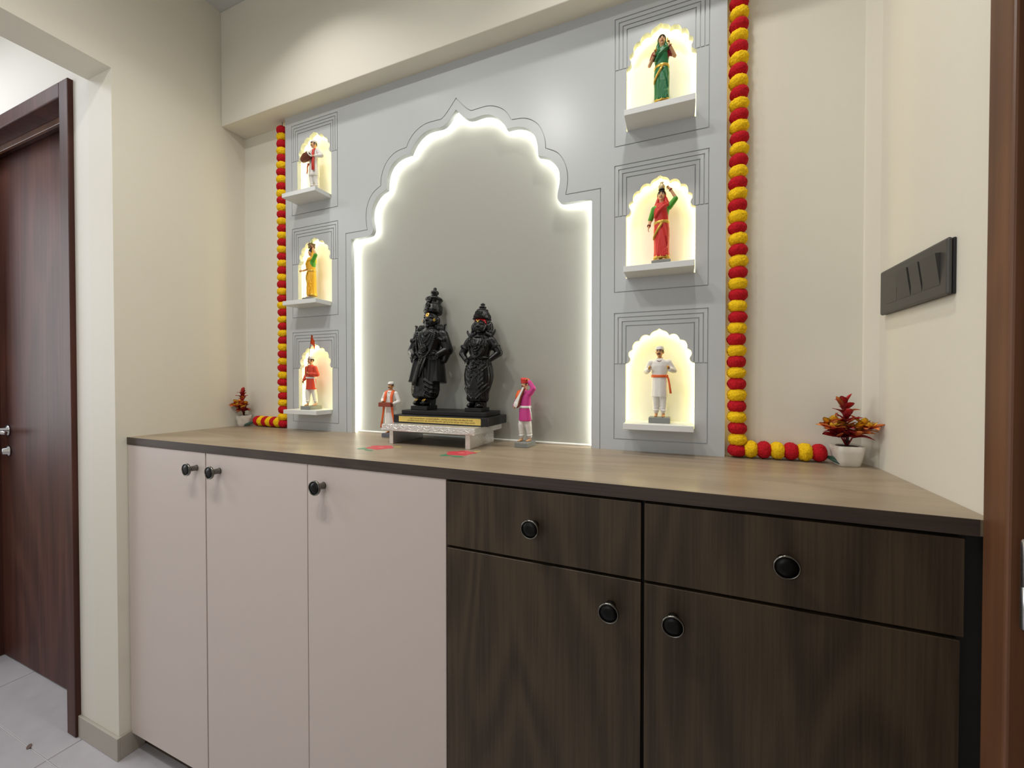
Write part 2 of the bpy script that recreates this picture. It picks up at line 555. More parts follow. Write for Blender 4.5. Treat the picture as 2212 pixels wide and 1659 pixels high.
# the groove runs parallel to the arch, with its own clean cusps
GARCH = [
 [(0.4327, 1.6800), (0.3400, 1.6800)],
 [(0.3400, 1.6800), (0.3435, 1.700), (0.3452, 1.722), (0.3420, 1.750), (0.3315, 1.776), (0.3130, 1.799), (0.2830, 1.8158)],
 [(0.2830, 1.8158), (0.2815, 1.838), (0.2745, 1.861), (0.2615, 1.884), (0.2420, 1.902), (0.2170, 1.9135), (0.1812, 1.9179)],
 [(0.1812, 1.9179), (0.1700, 1.937), (0.1530, 1.955), (0.1310, 1.968), (0.1060, 1.9755), (0.0790, 1.9762), (0.0526, 1.9755)],
 [(0.0526, 1.9755), (0.0390, 1.984), (0.0220, 2.001), (0.0, 2.0260)],
]
ghalf = arch_half(GARCH, 4)
groove = full_arch(ghalf, CX, PZ0)
groove_in = offset_poly(groove, -G)
groove_in[0] = (groove_in[0][0], PZ0); groove_in[-1] = (groove_in[-1][0], PZ0)

# small niches
NICHE = [
 [(0.0808, 0.0), (0.0735, 0.003), (0.0700, 0.0085), (0.0697, 0.0135), (0.0728, 0.0190), (0.0738, 0.0235), (0.0722, 0.0305), (0.0640, 0.0360)],
 [(0.0640, 0.0360), (0.0640, 0.0435), (0.0612, 0.0510), (0.0560, 0.0560), (0.0475, 0.0575)],
 [(0.0475, 0.0575), (0.0440, 0.0655), (0.0385, 0.0708), (0.0310, 0.0722), (0.0225, 0.0695)],
 [(0.0225, 0.0695), (0.0185, 0.0765), (0.0120, 0.0806), (0.0060, 0.0826), (0.0, 0.0870)],
]
nhalf = arch_half(NICHE, 4)
NXC = {'L': CX - 0.5767, 'R': CX + 0.5769}
NZ = {'t': 1.9705, 'm': 1.5985, 'b': 1.2215}
NDZ = -0.160                # niche floor below the spring line
FH = 0.1090                 # half width of the routed frame
FT, FB = 0.1296, -0.1930    # frame top and bottom relative to the spring line

panel = thing('shrine_panel', 'tall pale grey laminate panel with scalloped arch and six lit niches', 'panel', (CX, 0, PZ0))
P = lambda pts: [(x - CX, z - PZ0) for x, z in pts]
niches = []
for sx in 'LR':
    for sz in 'tmb':
        xc, zs = NXC[sx], NZ[sz]
        niches.append((sx, sz, xc, zs, full_arch([(a, zs + z) for a, z in nhalf], xc, zs + NDZ)))
# structural board with the openings cut through
_b = nb()
outer = [(PX0, PZ0)] + [arch[0]] + arch[1:-1] + [arch[-1]] + [(PX1, PZ0), (PX1, PZ1), (PX0, PZ1)]
plate(_b, P(outer), [P(n[4]) for n in niches], YS, YK)
obj('board', _b, [M_PANEL], panel)
# routed face skin
_b = nb()
outer = [(PX0, PZ0)] + groove + [(PX1, PZ0), (PX1, PZ1), (PX0, PZ1)]
plate(_b, P(outer), [P(rect(xc - FH - G/2, xc + FH + G/2, zs + FB - G/2, zs + FT + G/2)) for _, _, xc, zs, _ in niches], 0.0, YS)
obj('face_sheet', _b, [M_PANEL], panel)
_b = nb()
plate(_b, P(groove_in + arch[::-1]), [], 0.0, YS)
obj('arch_border', _b, [M_PANEL], panel)
ST = 0.0098                 # step between the nested frame lines
for sx, sz, xc, zs, nl in niches:
    def frame_at(k, top): return xc - FH + k*ST + G/2, xc + FH - k*ST - G/2
    # lower surround
    _b = nb()
    x0, x1 = xc - FH + G/2, xc + FH - G/2
    zb, zt = zs + FB + G/2, zs - G/2
    poly = [(x0, zb), (x1, zb), (x1, zt), (nl[-1][0], zt), nl[-1], nl[0], (nl[0][0], zt), (x0, zt)]
    plate(_b, P(poly), [], 0.0, YS)
    obj('niche_surround', _b, [M_PANEL], panel)
    # nested bands
    for k in range(3):
        a0, a1 = xc - FH + k*ST + G/2, xc - FH + (k+1)*ST - G/2
        b0, b1 = xc + FH - (k+1)*ST + G/2, xc + FH - k*ST - G/2
        t1, t0 = zs + FT - k*ST*1.12 - G/2, zs + FT - (k+1)*ST*1.12 + G/2
        z0 = zs + G/2
        poly = [(a0, z0), (a1, z0), (a1, t0), (b0, t0), (b0, z0), (b1, z0), (b1, t1), (a0, t1)]
        _b = nb(); plate(_b, P(poly), [], 0.0, YS); obj('niche_band', _b, [M_PANEL], panel)
    a0, b1 = xc - FH + 3*ST + G/2, xc + FH - 3*ST - G/2
    t1 = zs + FT - 3*ST*1.12 - G/2
    top = [p for p in nl[1:-1]]
    a0 = min(a0, top[0][0]); b1 = max(b1, top[-1][0])
    a0i, b1i = xc - FH + 3*ST + G/2, xc + FH - 3*ST - G/2
    zz = zs + G/2
    top2 = [p for p in top if p[1] > zz + 0.0005 and a0i < p[0] < b1i]
    poly = [(a0i, zz)] + ([(top2[0][0], zz)] if top2[0][0] > a0i + 1e-5 else []) + top2 + ([(top2[-1][0], zz)] if top2[-1][0] < b1i - 1e-5 else []) + [(b1i, zz), (b1i, t1), (a0i, t1)]
    _b = nb(); plate(_b, P(poly), [], 0.0, YS); obj('niche_spandrel', _b, [M_PANEL], panel)

# led strips hidden behind the openings
def led(name, line, m, width=0.007):
    """tape standing on edge behind the board, along the outline"""
    _b = nb()
    a = [Vector((p[0] - CX, 0, p[1] - PZ0)) for p in line]
    prev = None
    for p in a:
        r = [_b.verts.new((p.x, 0.0178 + dy, p.z)) for dy in (0, width)]
        if prev: _b.faces.new([prev[0], r[0], r[1], prev[1]])
        prev = r
    return obj(name, _b, [m], panel)
M_LEDW = mat('cool_white_led', (1, 1, 1, 1), 0.5, emit=(1.0, 1.0, 0.92, 1), emit_s=29.0)
M_LEDY = mat('warm_white_led', (1, 1, 1, 1), 0.5, emit=(1.0, 0.86, 0.30, 1), emit_s=14.0)
led('led_tape', offset_poly(arch, 0.010), M_LEDW)
for n in niches:
    led('led_tape', offset_poly(n[4] , 0.008), M_LEDY)
for sx, sz, xc, zs, nl in niches:
    _b = nb()
    plate(_b, P(rect(xc - 0.10, xc + 0.10, zs - 0.175, zs + 0.10)), [], 0.0290, 0.0305)
    obj('niche_back', _b, [M_NBACK], panel)
_b = nb()
plate(_b, P(full_arch([(a + 0.022, z + (0.012 if z > 1.7 else 0.012)) for a, z in half], CX, PZ0)), [], 0.0290, 0.0305)
obj('arch_back', _b, [M_ABACK], panel)
trim = struct('trim_1', bbox(CX - 0.409, CX + 0.409, 0.023, 0.0288, 1.0, 1.006, 0.002, 2), M_CAULK, 'white sealant bead behind the worktop')

# shelves in the niches
SHELF = {'Lt': 'under the drummer figurine', 'Lm': 'under the yellow sari figurine', 'Lb': 'under the flag bearer figurine',
         'Rt': 'under the green sari figurine', 'Rm': 'under the red sari figurine', 'Rb': 'under the white kurta figurine'}
SHZ = {}
for sx, sz, xc, zs, nl in niches:
    z1 = zs - 0.1455
    SHZ[sx+sz] = z1
    _b = bbox(-0.0782, 0.0778, -0.066, 0.0285, -0.0145, 0, 0.0008, 1)
    o = obj('niche_shelf', _b, M_NICHE)
    o.location = (xc, 0, z1)
    tagged(o, 'white niche shelf ' + SHELF[sx+sz], 'shelf', 'white shelves in the panel niches')

# ------------------------------------------------------------------ worktop and cabinets
wt = thing('worktop', 'long brown wood-grain worktop over the cabinets', 'worktop', (CX, -0.16, 0.978))
_b = bbox(XL - CX, XR - 0.0005 - CX, -0.354 + 0.16, YB + 0.16, 0, 0.022, 0.0006, 1)
# worktop has to stay clear of the splayed corner
obj('slab', _b, M_TOP, wt)
obj('edge_band', bbox(XL - CX, 0.4528 - CX, -0.3555 + 0.16, -0.354 + 0.16, 0.0, 0.0219), M_EDGE, wt)

def make_knob(parent, x, y, z):
    k = nb()
    # y is the face of the door, the knob grows towards -y
    prof = [(0.0085, 0.0), (0.0075, 0.003), (0.0072, 0.016), (0.0110, 0.0205), (0.0170, 0.0235), (0.0178, 0.0262), (0.0172, 0.0285), (0.0155, 0.0290), (0.0152, 0.0278)]
    lathe(k, [(r, -h) for r, h in prof], 32, (x, y, z), 'y', mi=0)
    lathe(k, [(0.0152, -0.0272), (0.0152, -0.0280), (0.006, -0.0286)], 32, (x, y, z), 'y', mi=1)
    bmesh.ops.recalc_face_normals(k, faces=k.faces)
    return obj('knob', k, [M_KNOBR, M_KNOBF], parent, True)

YF = -0.3535                # front of doors
def front(parent, name, x0, x1, z0, z1, m, knob=None):
    ox, oy = parent.location.x, parent.location.y
    d = obj(name, bbox(x0 - ox, x1 - ox, YF - oy, YF + 0.018 - oy, z0, z1, 0.0008, 1), m, parent)
    if knob: make_knob(d, knob[0] - ox, YF - oy, knob[1])
    return d
def carcass(parent, x0, x1, m):
    ox, oy = parent.location.x, parent.location.y
    obj('carcass', bbox(x0 - ox, x1 - ox, YF + 0.019 - oy, YB - 0.001 - oy, 0.062, 0.9775), m, parent)
    obj('plinth', bbox(x0 - ox, x1 - ox, -0.318 - oy, -0.30 - oy, 0, 0.0615), M_BROWN, parent)
c1 = thing('cabinet', 'blush cabinet with two tall doors next to the passage wall', 'cabinet', (-1.13, -0.16, 0), group='base cabinets')
carcass(c1, XL + 0.001, -0.7425, M_CARC)
front(c1, 'door', -1.5135, -1.1326, 0.062, 0.9765, M_PINK, (-1.170, 0.932))
front(c1, 'door', -1.1280, -0.7435, 0.062, 0.9765, M_PINK, (-1.0705, 0.932))
c2 = thing('cabinet', 'blush cabinet with a single tall door beside the brown cabinet', 'cabinet', (-0.547, -0.16, 0), group='base cabinets')
carcass(c2, -0.7415, -0.3520, M_CARC)
front(c2, 'door', -0.7418, -0.3528, 0.062, 0.9765, M_PINK, (-0.690, 0.930))
c3 = thing('cabinet', 'dark brown wood-grain cabinet with two drawers above two doors', 'cabinet', (0.06, -0.16, 0), group='base cabinets')
carcass(c3, -0.3512, XR - 0.001, M_CARC)
front(c3, 'drawer', -0.3505, 0.0318, 0.8415, 0.9725, M_BROWN, (-0.160, 0.909))
front(c3, 'drawer', 0.0372, 0.4395, 0.8415, 0.9725, M_BROWN, (0.236, 0.910))
front(c3, 'door', -0.3500, 0.0318, 0.062, 0.8362, M_BROWN, (-0.0185, 0.787))
front(c3, 'door', 0.0372, 0.4360, 0.062, 0.8362, M_BROWN, (0.083, 0.788))

# ================================================================== garlands of paper flower balls
M_RED = mat('red_marigold', srgb(186, 22, 34), 0.85, spec=0.2, noise_amt=0.35, noise_scale=420, bump=0.9, bump_scale=700)
M_YEL = mat('yellow_marigold', srgb(244, 198, 24), 0.85, spec=0.2, noise_amt=0.22, noise_scale=420, bump=0.9, bump_scale=700)
M_GREEN = mat('green_string_end', srgb(24, 66, 48), 0.5)
def ball_mesh(m, seed, rough):
    r = random.Random(seed)
    b = nb()
    bmesh.ops.create_icosphere(b, subdivisions=4, radius=1.0)
    off = Vector((r.uniform(0, 50), r.uniform(0, 50), r.uniform(0, 50)))
    for v in b.verts:
        d = v.co.normalized()
        # squashed barrel with ruffled petals
        base = Vector((d.x, d.y, d.z))
        k = 1.0 + 0.05*noise.noise(d*2.2 + off) + rough*noise.noise(d*9.0 + off) + 0.6*rough*noise.noise(d*19.0 + off)
        eq = (1 - abs(d.z)**3)**0.35 if abs(d.z) < 0.999 else 0.0
        s = math.sqrt(d.x*d.x + d.y*d.y)
        rad = (s**0.72) if s > 1e-6 else 0.0
        ux, uy = (d.x/s, d.y/s) if s > 1e-6 else (0, 0)
        v.co = Vector((ux*rad*k*0.0205, uy*rad*k*0.0205, d.z*k*0.0150))
    me = bpy.data.meshes.new('flower_ball')
    b.to_mesh(me); b.free()
    me.materials.append(m)
    for p in me.polygons: p.use_smooth = True
    return me
BALL = {'r': [ball_mesh(M_RED, s, 0.05) for s in (1, 2, 3)], 'y': [ball_mesh(M_YEL, s, 0.11) for s in (4, 5, 6)]}
def add_ball(par, c, loc, rot, sc):
    o = bpy.data.objects.new('flower_ball', RND.choice(BALL[c]))
    COL.objects.link(o); o.parent = par
    o.location = loc; o.rotation_euler = rot; o.scale = sc
    return o
def garland(label, x, side):
    """x: line of the hanging run; side +1 tail runs to the right, -1 to the left"""
    g = thing('flower_garland', label, 'garland', (x, 0.0075, 1.0), group='red and yellow flower garlands')
    pitch = 0.02585
    tp = 0.0262 if side > 0 else 0.0236
    n = 43
    for i in range(n):
        z = 0.0165 + i*pitch
        c = 'r' if i % 2 == 0 else 'y'
        wob = side*0.0012*(1 + math.sin(i*0.45 + side)) + RND.uniform(-0.0008, 0.0008)
        add_ball(g, c, (wob, RND.uniform(-0.0005, 0.0005), z), (RND.uniform(-0.12, 0.12), RND.uniform(-0.15, 0.15), RND.uniform(0, 6.28)), (0.97, 0.97, RND.uniform(0.95, 1.05)))
    for i in range(1, 7):
        c = 'y' if i % 2 == 1 else 'r'
        add_ball(g, c, (side*(0.004 + i*tp), -0.001 + 0.0005*i, 0.0208), (PI/2 + RND.uniform(-0.1, 0.1), RND.uniform(0, 6.28), PI/2 + RND.uniform(-0.12, 0.12)), (0.95, 0.95, 1.0))
    b = nb()
    x0 = side*(0.004 + 6*tp + 0.012)
    for k in range(4):
        dz = 0.003*math.sin(k*1.7)
        tube(b, [(x0 - side*0.004, -0.004, 0.016), (x0 + side*0.008, -0.014 - 0.001*k, 0.0125 + dz), (x0 + side*0.017, -0.026 - 0.0015*k, 0.007 + dz*0.6), (x0 + side*0.021, -0.032, 0.0028)], [0.001, 0.0026, 0.0024, 0.0007], 6)
    obj('string_end', b, M_GREEN, g, True)
    b = nb()
    tube(b, [(0, 0, 0.02), (0, 0.0, 0.4), (0, 0.0, 0.8), (0, 0, 1.134)], 0.001, 6)
    obj('thread', b, M_GREEN, g)
    return g
garland('red and yellow flower garland hanging along the right edge of the panel', PX1 + 0.0238, 1)
garland('red and yellow flower garland hanging along the left edge of the panel', PX0 - 0.0238, -1)

# ================================================================== potted plants
def leaf_mat(name, c_base, c_tip, p0, p1):
    """leaf colour changes along the blade (local x runs from stalk to tip)"""
    m = bpy.data.materials.new(name); m.use_nodes = True
    nt = m.node_tree; N, L = nt.nodes, nt.links
    b = N['Principled BSDF']; b.inputs['Roughness'].default_value = 0.4
    tc = N.new('ShaderNodeTexCoord'); sp = N.new('ShaderNodeSeparateXYZ')
    L.new(tc.outputs['Object'], sp.inputs[0])
    cr = N.new('ShaderNodeValToRGB')
    cr.color_ramp.elements[0].position = p0; cr.color_ramp.elements[0].color = c_base
    cr.color_ramp.elements[1].position = p1; cr.color_ramp.elements[1].color = c_tip
    L.new(sp.outputs['X'], cr.inputs[0]); L.new(cr.outputs[0], b.inputs['Base Color'])
    return m
LEAFM = [leaf_mat('crimson_leaf', srgb(172, 26, 42), srgb(212, 66, 62), 0.1, 1.0),
         leaf_mat('flame_leaf', srgb(198, 44, 40), srgb(246, 156, 78), 0.2, 0.9),
         leaf_mat('amber_leaf', srgb(226, 104, 40), srgb(252, 204, 66), 0.05, 0.7)]
M_STEM = mat('dark_plastic_stem', srgb(40, 22, 20), 0.5)
M_STEMR = mat('crimson_stem', srgb(120, 18, 28), 0.5)
M_POT = mat('white_ceramic_pot', srgb(214, 208, 196), 0.35, noise_amt=0.03, noise_scale=40)
M_SOIL = mat('dark_pot_filling', srgb(46, 34, 26), 0.9)
def leaf_mesh(m, curl, wid):
    b = nb()
    n = 6
    rows = []
    for i in range(n + 1):
        t = i/n
        w = wid*math.sin(PI*min(1, t*0.94 + 0.05))**0.7*(0.8 + 0.25*t)
        z = 0.06*math.sin(PI*t) - curl*t*t
        rows.append([b.verts.new((t, w*s, z + abs(s)*w*0.35)) for s in (-1, 0, 1)])
    for A, B in zip(rows, rows[1:]):
        for k in range(2): b.faces.new([A[k], B[k], B[k+1], A[k+1]])
    r = bmesh.ops.solidify(b, geom=b.faces[:], thickness=0.025)
    me = bpy.data.meshes.new('leaf'); b.to_mesh(me); b.free(); me.materials.append(m)
    for p in me.polygons: p.use_smooth = True
    return me
LEAF = [[leaf_mesh(m, c, w) for c, w in ((0.05, 0.27), (0.25, 0.31), (-0.2, 0.28))] for m in LEAFM]
def add_leaf(par, base, yaw, pitch, length, k, rnd):
    o = bpy.data.objects.new('leaf', rnd.choice(LEAF[k])); COL.objects.link(o); o.parent = par
    o.location = base; o.rotation_euler = (rnd.uniform(-0.5, 0.5), -pitch, yaw); o.scale = (length,)*3
    return o
def plant(label, loc, rotz, seed, flip=1):
    r = random.Random(seed)
    g = thing('potted_plant', label, 'plant', loc, rotz, 'artificial red plants in white pots')
    # square pot with rounded corners, wider at the rim
    def sq(a, h, n=6.0): return h/((abs(math.cos(a))**n + abs(math.sin(a))**n)**(1/n))
    b = nb(); rings = []
    for hw, z in ((0.0170, 0.0), (0.0186, 0.0015), (0.0215, 0.014), (0.0240, 0.0290), (0.0254, 0.0425), (0.0243, 0.0431), (0.0232, 0.0395), (0.021, 0.0385)):
        rings.append([b.verts.new((sq(2*PI*k/32, hw)*math.cos(2*PI*k/32), sq(2*PI*k/32, hw)*math.sin(2*PI*k/32), z)) for k in range(32)])
    for A, B in zip(rings, rings[1:]):
        for k in range(32): b.faces.new([A[k], A[(k+1) % 32], B[(k+1) % 32], B[k]])
    b.faces.new(rings[0][::-1]); b.faces.new(rings[-1])
    obj('pot', b, M_POT, g, True)
    b = nb(); lathe(b, [(0.0206, 0.0382), (0.02, 0.0415), (0.004, 0.042)], 20); obj('pot_filling', b, M_SOIL, g)
    # trunk
    b = nb()
    tube(b, [(0, 0, 0.03), (0.001, 0, 0.06), (0.0, 0.001, 0.075), (0.0005, 0, 0.082)], [0.003, 0.0028, 0.0042, 0.003], 8)
    for z in (0.052, 0.064, 0.074): ell(b, (0.0005, 0, z), (0.005, 0.005, 0.0025), sub=2)
    obj('trunk', b, M_STEM, g, True)
    tips = []
    # three sprays: left, right, top
    for (dx, dy, z, big) in ((-0.040*flip, -0.014, 0.082, 1.2), (0.026*flip, -0.016, 0.084, 1.1), (-0.010*flip, -0.004, 0.130, 1.05), (-0.016*flip, 0.004, 0.080, 0.8)):
        b = nb()
        tube(b, [(0, 0, 0.04), (dx*0.35, dy*0.4, 0.04 + (z-0.04)*0.55), (dx, dy, z)], [0.0018, 0.0015, 0.001], 6)
        obj('stem', b, M_STEMR, g, True)
        nl = int(30*big)
        for i in range(nl):
            t = 0.35 + 0.65*i/nl
            bx, by, bz = dx*t, dy*t, 0.045 + (z - 0.045)*t
            yaw = i*2.4 + r.uniform(-0.3, 0.3)
            pitch = r.uniform(-0.15, 0.55) + 0.8*(i/nl)
            if dx: # lean the spray outwards
                pitch *= 0.9
            top = z > 0.1
            k = r.choice([0, 0, 1]) if (t < 0.62) else (r.choice([0, 0, 1, 1]) if top else r.choice([0, 1, 1, 2, 2]))
            L_ = r.uniform(0.027, 0.037)*(0.92 if top else 1.0)
            if loc[0] > 0 and math.cos(yaw + rotz) > 0.3 and bx*1 > 0.02: L_ *= 0.55
            if loc[0] < 0 and math.cos(yaw + rotz) < -0.2: L_ *= 0.6
            if math.sin(yaw + rotz) > 0.3: L_ *= 0.6
            add_leaf(g, (bx, by, bz), yaw, pitch, L_, k, r)
        if z < 0.1 and big > 0.8:
            # open rosette facing the viewer
            fx, fy, fz = dx*1.0 + 0.003, dy - 0.010, z - 0.004
            for ring, (cnt, pit, ln) in enumerate(((8, 0.30, 0.026), (7, 0.7, 0.018), (5, 1.1, 0.013))):
                for j in range(cnt):
                    o = add_leaf(g, (fx, fy, fz + ring*0.001), 2*PI*j/cnt + ring*0.5, pit, ln, 1 if ring == 0 else 2, r)
    return g
plant('artificial red and orange leaf plant in a white pot beside the right wall', (0.4180, -0.0080, 1.0), 0.14, 11)
plant('artificial red and orange leaf plant in a white pot in the left corner', (-1.4740, -0.0110, 1.0), -0.60, 23, -1)

# ================================================================== switch board on the right wall
sb = thing('switch_board', 'charcoal modular switch plate on the right wall', 'switch', (XR, -0.154, 1.3515))
obj('back_plate', bbox(-0.004, -0.0002, -0.1105, 0.1105, -0.042, 0.042, 0.001, 1), M_SWITCHD, sb)
_b = bbox(-0.011, -0.004, -0.1115, 0.1115, -0.043, 0.043, 0.004, 3)
obj('cover_plate', _b, M_SWITCH, sb)
def rocker(y, w, tilt):
    """wedge rocker, its upper end pressed in or out"""
    b = nb()
    h = 0.0245
    t, l = (0.0120, 0.0006) if tilt > 0 else (0.0012, 0.0006)
    v = [b.verts.new(c) for c in ((-0.0108, -w, -h), (-0.0108, w, -h), (-0.0108, w, h), (-0.0108, -w, h), (-0.0108 - l*0.55, -w, -h), (-0.0108 - l*0.55, w, -h), (-0.0108 - t*0.55, w, h), (-0.0108 - t*0.55, -w, h))]
    for q in ((0, 1, 2, 3), (7, 6, 5, 4), (4, 5, 1, 0), (5, 6, 2, 1), (6, 7, 3, 2), (7, 4, 0, 3)): b.faces.new([v[i] for i in q])
    bmesh.ops.recalc_face_normals(b, faces=b.faces)
    o = obj('rocker_switch', b, M_SWITCH, sb)
    o.location = (0, y, 0)
    # shadow gap
    g = bbox(-0.01108, -0.0108, -w - 0.0006, w + 0.0006, -h - 0.0006, h + 0.0006)
    o2 = obj('switch_gap', g, M_SWITCHD, sb); o2.location = (0, y, 0)
rocker(0.0620, 0.0190, 0); rocker(0.0145, 0.0205, 1); rocker(-0.0275, 0.0150, 1); rocker(-0.0705, 0.0225, 1)

# ================================================================== flower stickers on the worktop
M_PETAL = mat('red_sticker', srgb(196, 62, 72), 0.45, noise_amt=0.08, noise_scale=120)
M_LEAFS = mat('green_sticker', srgb(58, 128, 92), 0.45)
M_YSTK = mat('yellow_sticker', srgb(218, 196, 96), 0.45)
M_WSTK = mat('pale_sticker', srgb(236, 170, 170), 0.45)
def flat(b, pts, z0, z1):
    if area2(pts) < 0: pts = pts[::-1]
    lo = [b.verts.new((p[0], p[1], z0)) for p in pts]; hi = [b.verts.new((p[0], p[1], z1)) for p in pts]
    b.faces.new(hi); b.faces.new(lo[::-1])
    n = len(pts)
    for i in range(n): b.faces.new([lo[i], lo[(i+1) % n], hi[(i+1) % n], hi[i]])
def sticker(label, c, rot):
    g = thing('flower_sticker', label, 'sticker', (c[0], c[1], 1.0), rot, 'flower stickers on the worktop')
    b = nb()
    pts = []
    for i in range(60):
        a = 2*PI*i/60
        r_ = 0.033*(1 + 0.13*math.cos(5*a) + 0.05*math.cos(11*a + 1))
        pts.append((r_*math.cos(a)*1.05, r_*math.sin(a)*0.9))
    flat(b, pts, 0, 0.0005); obj('petals', b, M_PETAL, g)
    b = nb(); flat(b, [(0.002 + 0.008*math.cos(2*PI*i/14), 0.002*0 + 0.0022*math.sin(2*PI*i/14)) for i in range(14)], 0.0005, 0.0007); obj('petal_highlight', b, M_WSTK, g)
    for (cx_, cy_, l_, w_, a_) in ((-0.034, -0.026, 0.030, 0.011, 0.5), (-0.006, -0.045, 0.032, 0.006, -0.35)):
        b = nb()
        pp = [(l_/2*math.cos(2*PI*i/20), w_*math.sin(2*PI*i/20)*(1 + 0.3*math.cos(2*PI*i/20))) for i in range(20)]
        pp = [(cx_ + x*math.cos(a_) - y*math.sin(a_), cy_ + x*math.sin(a_) + y*math.cos(a_)) for x, y in pp]
        flat(b, pp, 0, 0.0004); obj('leaf', b, M_LEAFS, g)
    b = nb(); flat(b, [(0.034, 0.014), (0.050, 0.020), (0.048, 0.024), (0.032, 0.020)], 0, 0.0004); obj('stamen', b, M_YSTK, g)
sticker('red flower sticker with green leaves below the left leg of the stool', (-0.6480, -0.2050), 0.15)
sticker('red flower sticker with green leaves at the right leg of the stool', (-0.4080, -0.1960), 0.45)

# scrap on the floor
_b = nb(); flat(_b, [(0.014*math.cos(a)*(1 if abs(math.cos(a)) < 0.7 else 0.85), 0.006*math.sin(a)) for a in [2*PI*i/16 for i in range(16)]], 0, 0.002)
o = obj('floor_scrap', _b, mat('brown_scrap', srgb(104, 82, 74), 0.6)); o.location = (-1.838, -0.470, 0.0); o.rotation_euler = (0, 0, -0.5)
tagged(o, 'small brown scrap lying on the grey floor tiles', 'scrap')

# ================================================================== silver stool
def foil_mat():
    m = bpy.data.materials.new('embossed_silver_foil'); m.use_nodes = True
    nt = m.node_tree; N, L = nt.nodes, nt.links
    b = N['Principled BSDF']
    b.inputs['Base Color'].default_value = srgb(236, 234, 232); b.inputs['Metallic'].default_value = 0.65; b.inputs['Roughness'].default_value = 0.22
    tc = N.new('ShaderNodeTexCoord')
    v = N.new('ShaderNodeTexVoronoi'); v.inputs['Scale'].default_value = 190
    n = N.new('ShaderNodeTexNoise'); n.inputs['Scale'].default_value = 120; n.inputs['Detail'].default_value = 3
    L.new(tc.outputs['Object'], v.inputs['Vector']); L.new(tc.outputs['Object'], n.inputs['Vector'])
    ad = N.new('ShaderNodeMath'); ad.operation = 'ADD'
    L.new(v.outputs['Distance'], ad.inputs[0]); L.new(n.outputs['Fac'], ad.inputs[1])
    bp = N.new('ShaderNodeBump'); bp.inputs['Strength'].default_value = 0.7; bp.inputs['Distance'].default_value = 0.0012
    L.new(ad.outputs[0], bp.inputs['Height']); L.new(bp.outputs[0], b.inputs['Normal'])
    return m
M_FOIL = foil_mat()
M_FOILS = mat('silver_foil', srgb(236, 234, 232), 0.22, metal=0.65, bump=0.5, bump_scale=160)
M_UNDER = mat('dark_stool_underside', srgb(40, 36, 30), 0.7)
st = thing('silver_stool', 'low silver foil covered stool with embossed top and two side legs', 'stool', (-0.5395, -0.064, 1.0))
SX0, SX1, SY0, SY1 = -0.688 + 0.5395, -0.3935 + 0.5395, -0.152 + 0.064, 0.0225 + 0.064
obj('seat_board', bbox(SX0, SX1, SY0, SY1, 0.0375, 0.0563, 0.0015, 2), M_FOIL, st)
# embossed scroll along the front edge
_b = nb()
n = 150
pts = []
for i in range(n):
    t = i/(n-1)
    x = SX0 + 0.008 + t*(SX1 - SX0 - 0.016)
    ph = t*2*PI*11
    pts.append((x + 0.003*math.sin(ph*2), SY0 - 0.0002, 0.047 + 0.0042*math.sin(ph)))
tube(_b, pts, 0.0008, 6)
tube(_b, [(SX0 + 0.004, SY0 - 0.0002, 0.0405), (SX1 - 0.004, SY0 - 0.0002, 0.0405)], 0.0008, 6)
for k in range(6):
    cx_ = SX0 + 0.03 + k*0.047
    tube(_b, [(cx_ + 0.0045*math.cos(2*PI*i/16), SY0 - 0.0002, 0.047 + 0.0045*math.sin(2*PI*i/16)) for i in range(16)], 0.0007, 6, closed=True)
obj('embossed_scroll', _b, M_FOILS, st, True)
for x0, x1, nm in ((-0.668, -0.655, 0), (-0.4245, -0.4100, 1)):
    obj('leg', bbox(x0 + 0.5395, x1 + 0.5395, -0.1435 + 0.064, 0.002 + 0.064, 0, 0.0375, 0.0008, 1), M_FOILS, st)
# woven emboss on the outer side of the right leg
_b = nb()
ny, nz_ = 22, 8
for i in range(ny):
    for j in range(nz_):
        y = -0.1425 + 0.064 + (i + 0.5)*(0.1435/ny); z = 0.0015 + (j + 0.5)*(0.035/nz_)
        if (i + j) % 2: continue
        ell(_b, (-0.4100 + 0.5395, y, z), (0.0007, 0.0034, 0.0019), sub=1)
obj('woven_emboss', _b, M_FOILS, st, True)
obj('underside', bbox(SX0 + 0.033, SX1 - 0.031, SY0 + 0.006, SY1 - 0.004, 0.0368, 0.0376), M_UNDER, st)

# ================================================================== black plinth with the gold plaque
M_BLACK = mat('black_statue_paint', srgb(9, 9, 9), 0.34, spec=0.36, bump=0.2, bump_scale=300)
M_BLACKB = mat('black_plinth_paint', srgb(14, 14, 14), 0.45, spec=0.4, bump=0.2, bump_scale=150)
M_GOLD = mat('gold_paint', srgb(226, 180, 62), 0.35, spec=0.5)
M_PLAQ = mat('brass_plaque', srgb(212, 184, 96), 0.35, metal=0.25, noise_amt=0.06, noise_scale=30)
M_INK = mat('plaque_lettering', srgb(70, 52, 22), 0.6)
pl = thing('statue_plinth', 'black two-step plinth with a gold inscribed plaque on the silver stool', 'plinth', (-0.5265, -0.050, 1.0563))
obj('lower_step', bbox(-0.679 + 0.5265, -0.374 + 0.5265, -0.112 + 0.05, 0.013 + 0.05, 0, 0.0237, 0.0022, 2), M_BLACKB, pl)
obj('upper_step', bbox(-0.664 + 0.5265, -0.389 + 0.5265, -0.094 + 0.05, 0.002 + 0.05, 0.0237, 0.0362, 0.0018, 2), M_BLACKB, pl)
_b = nb()
pp = []
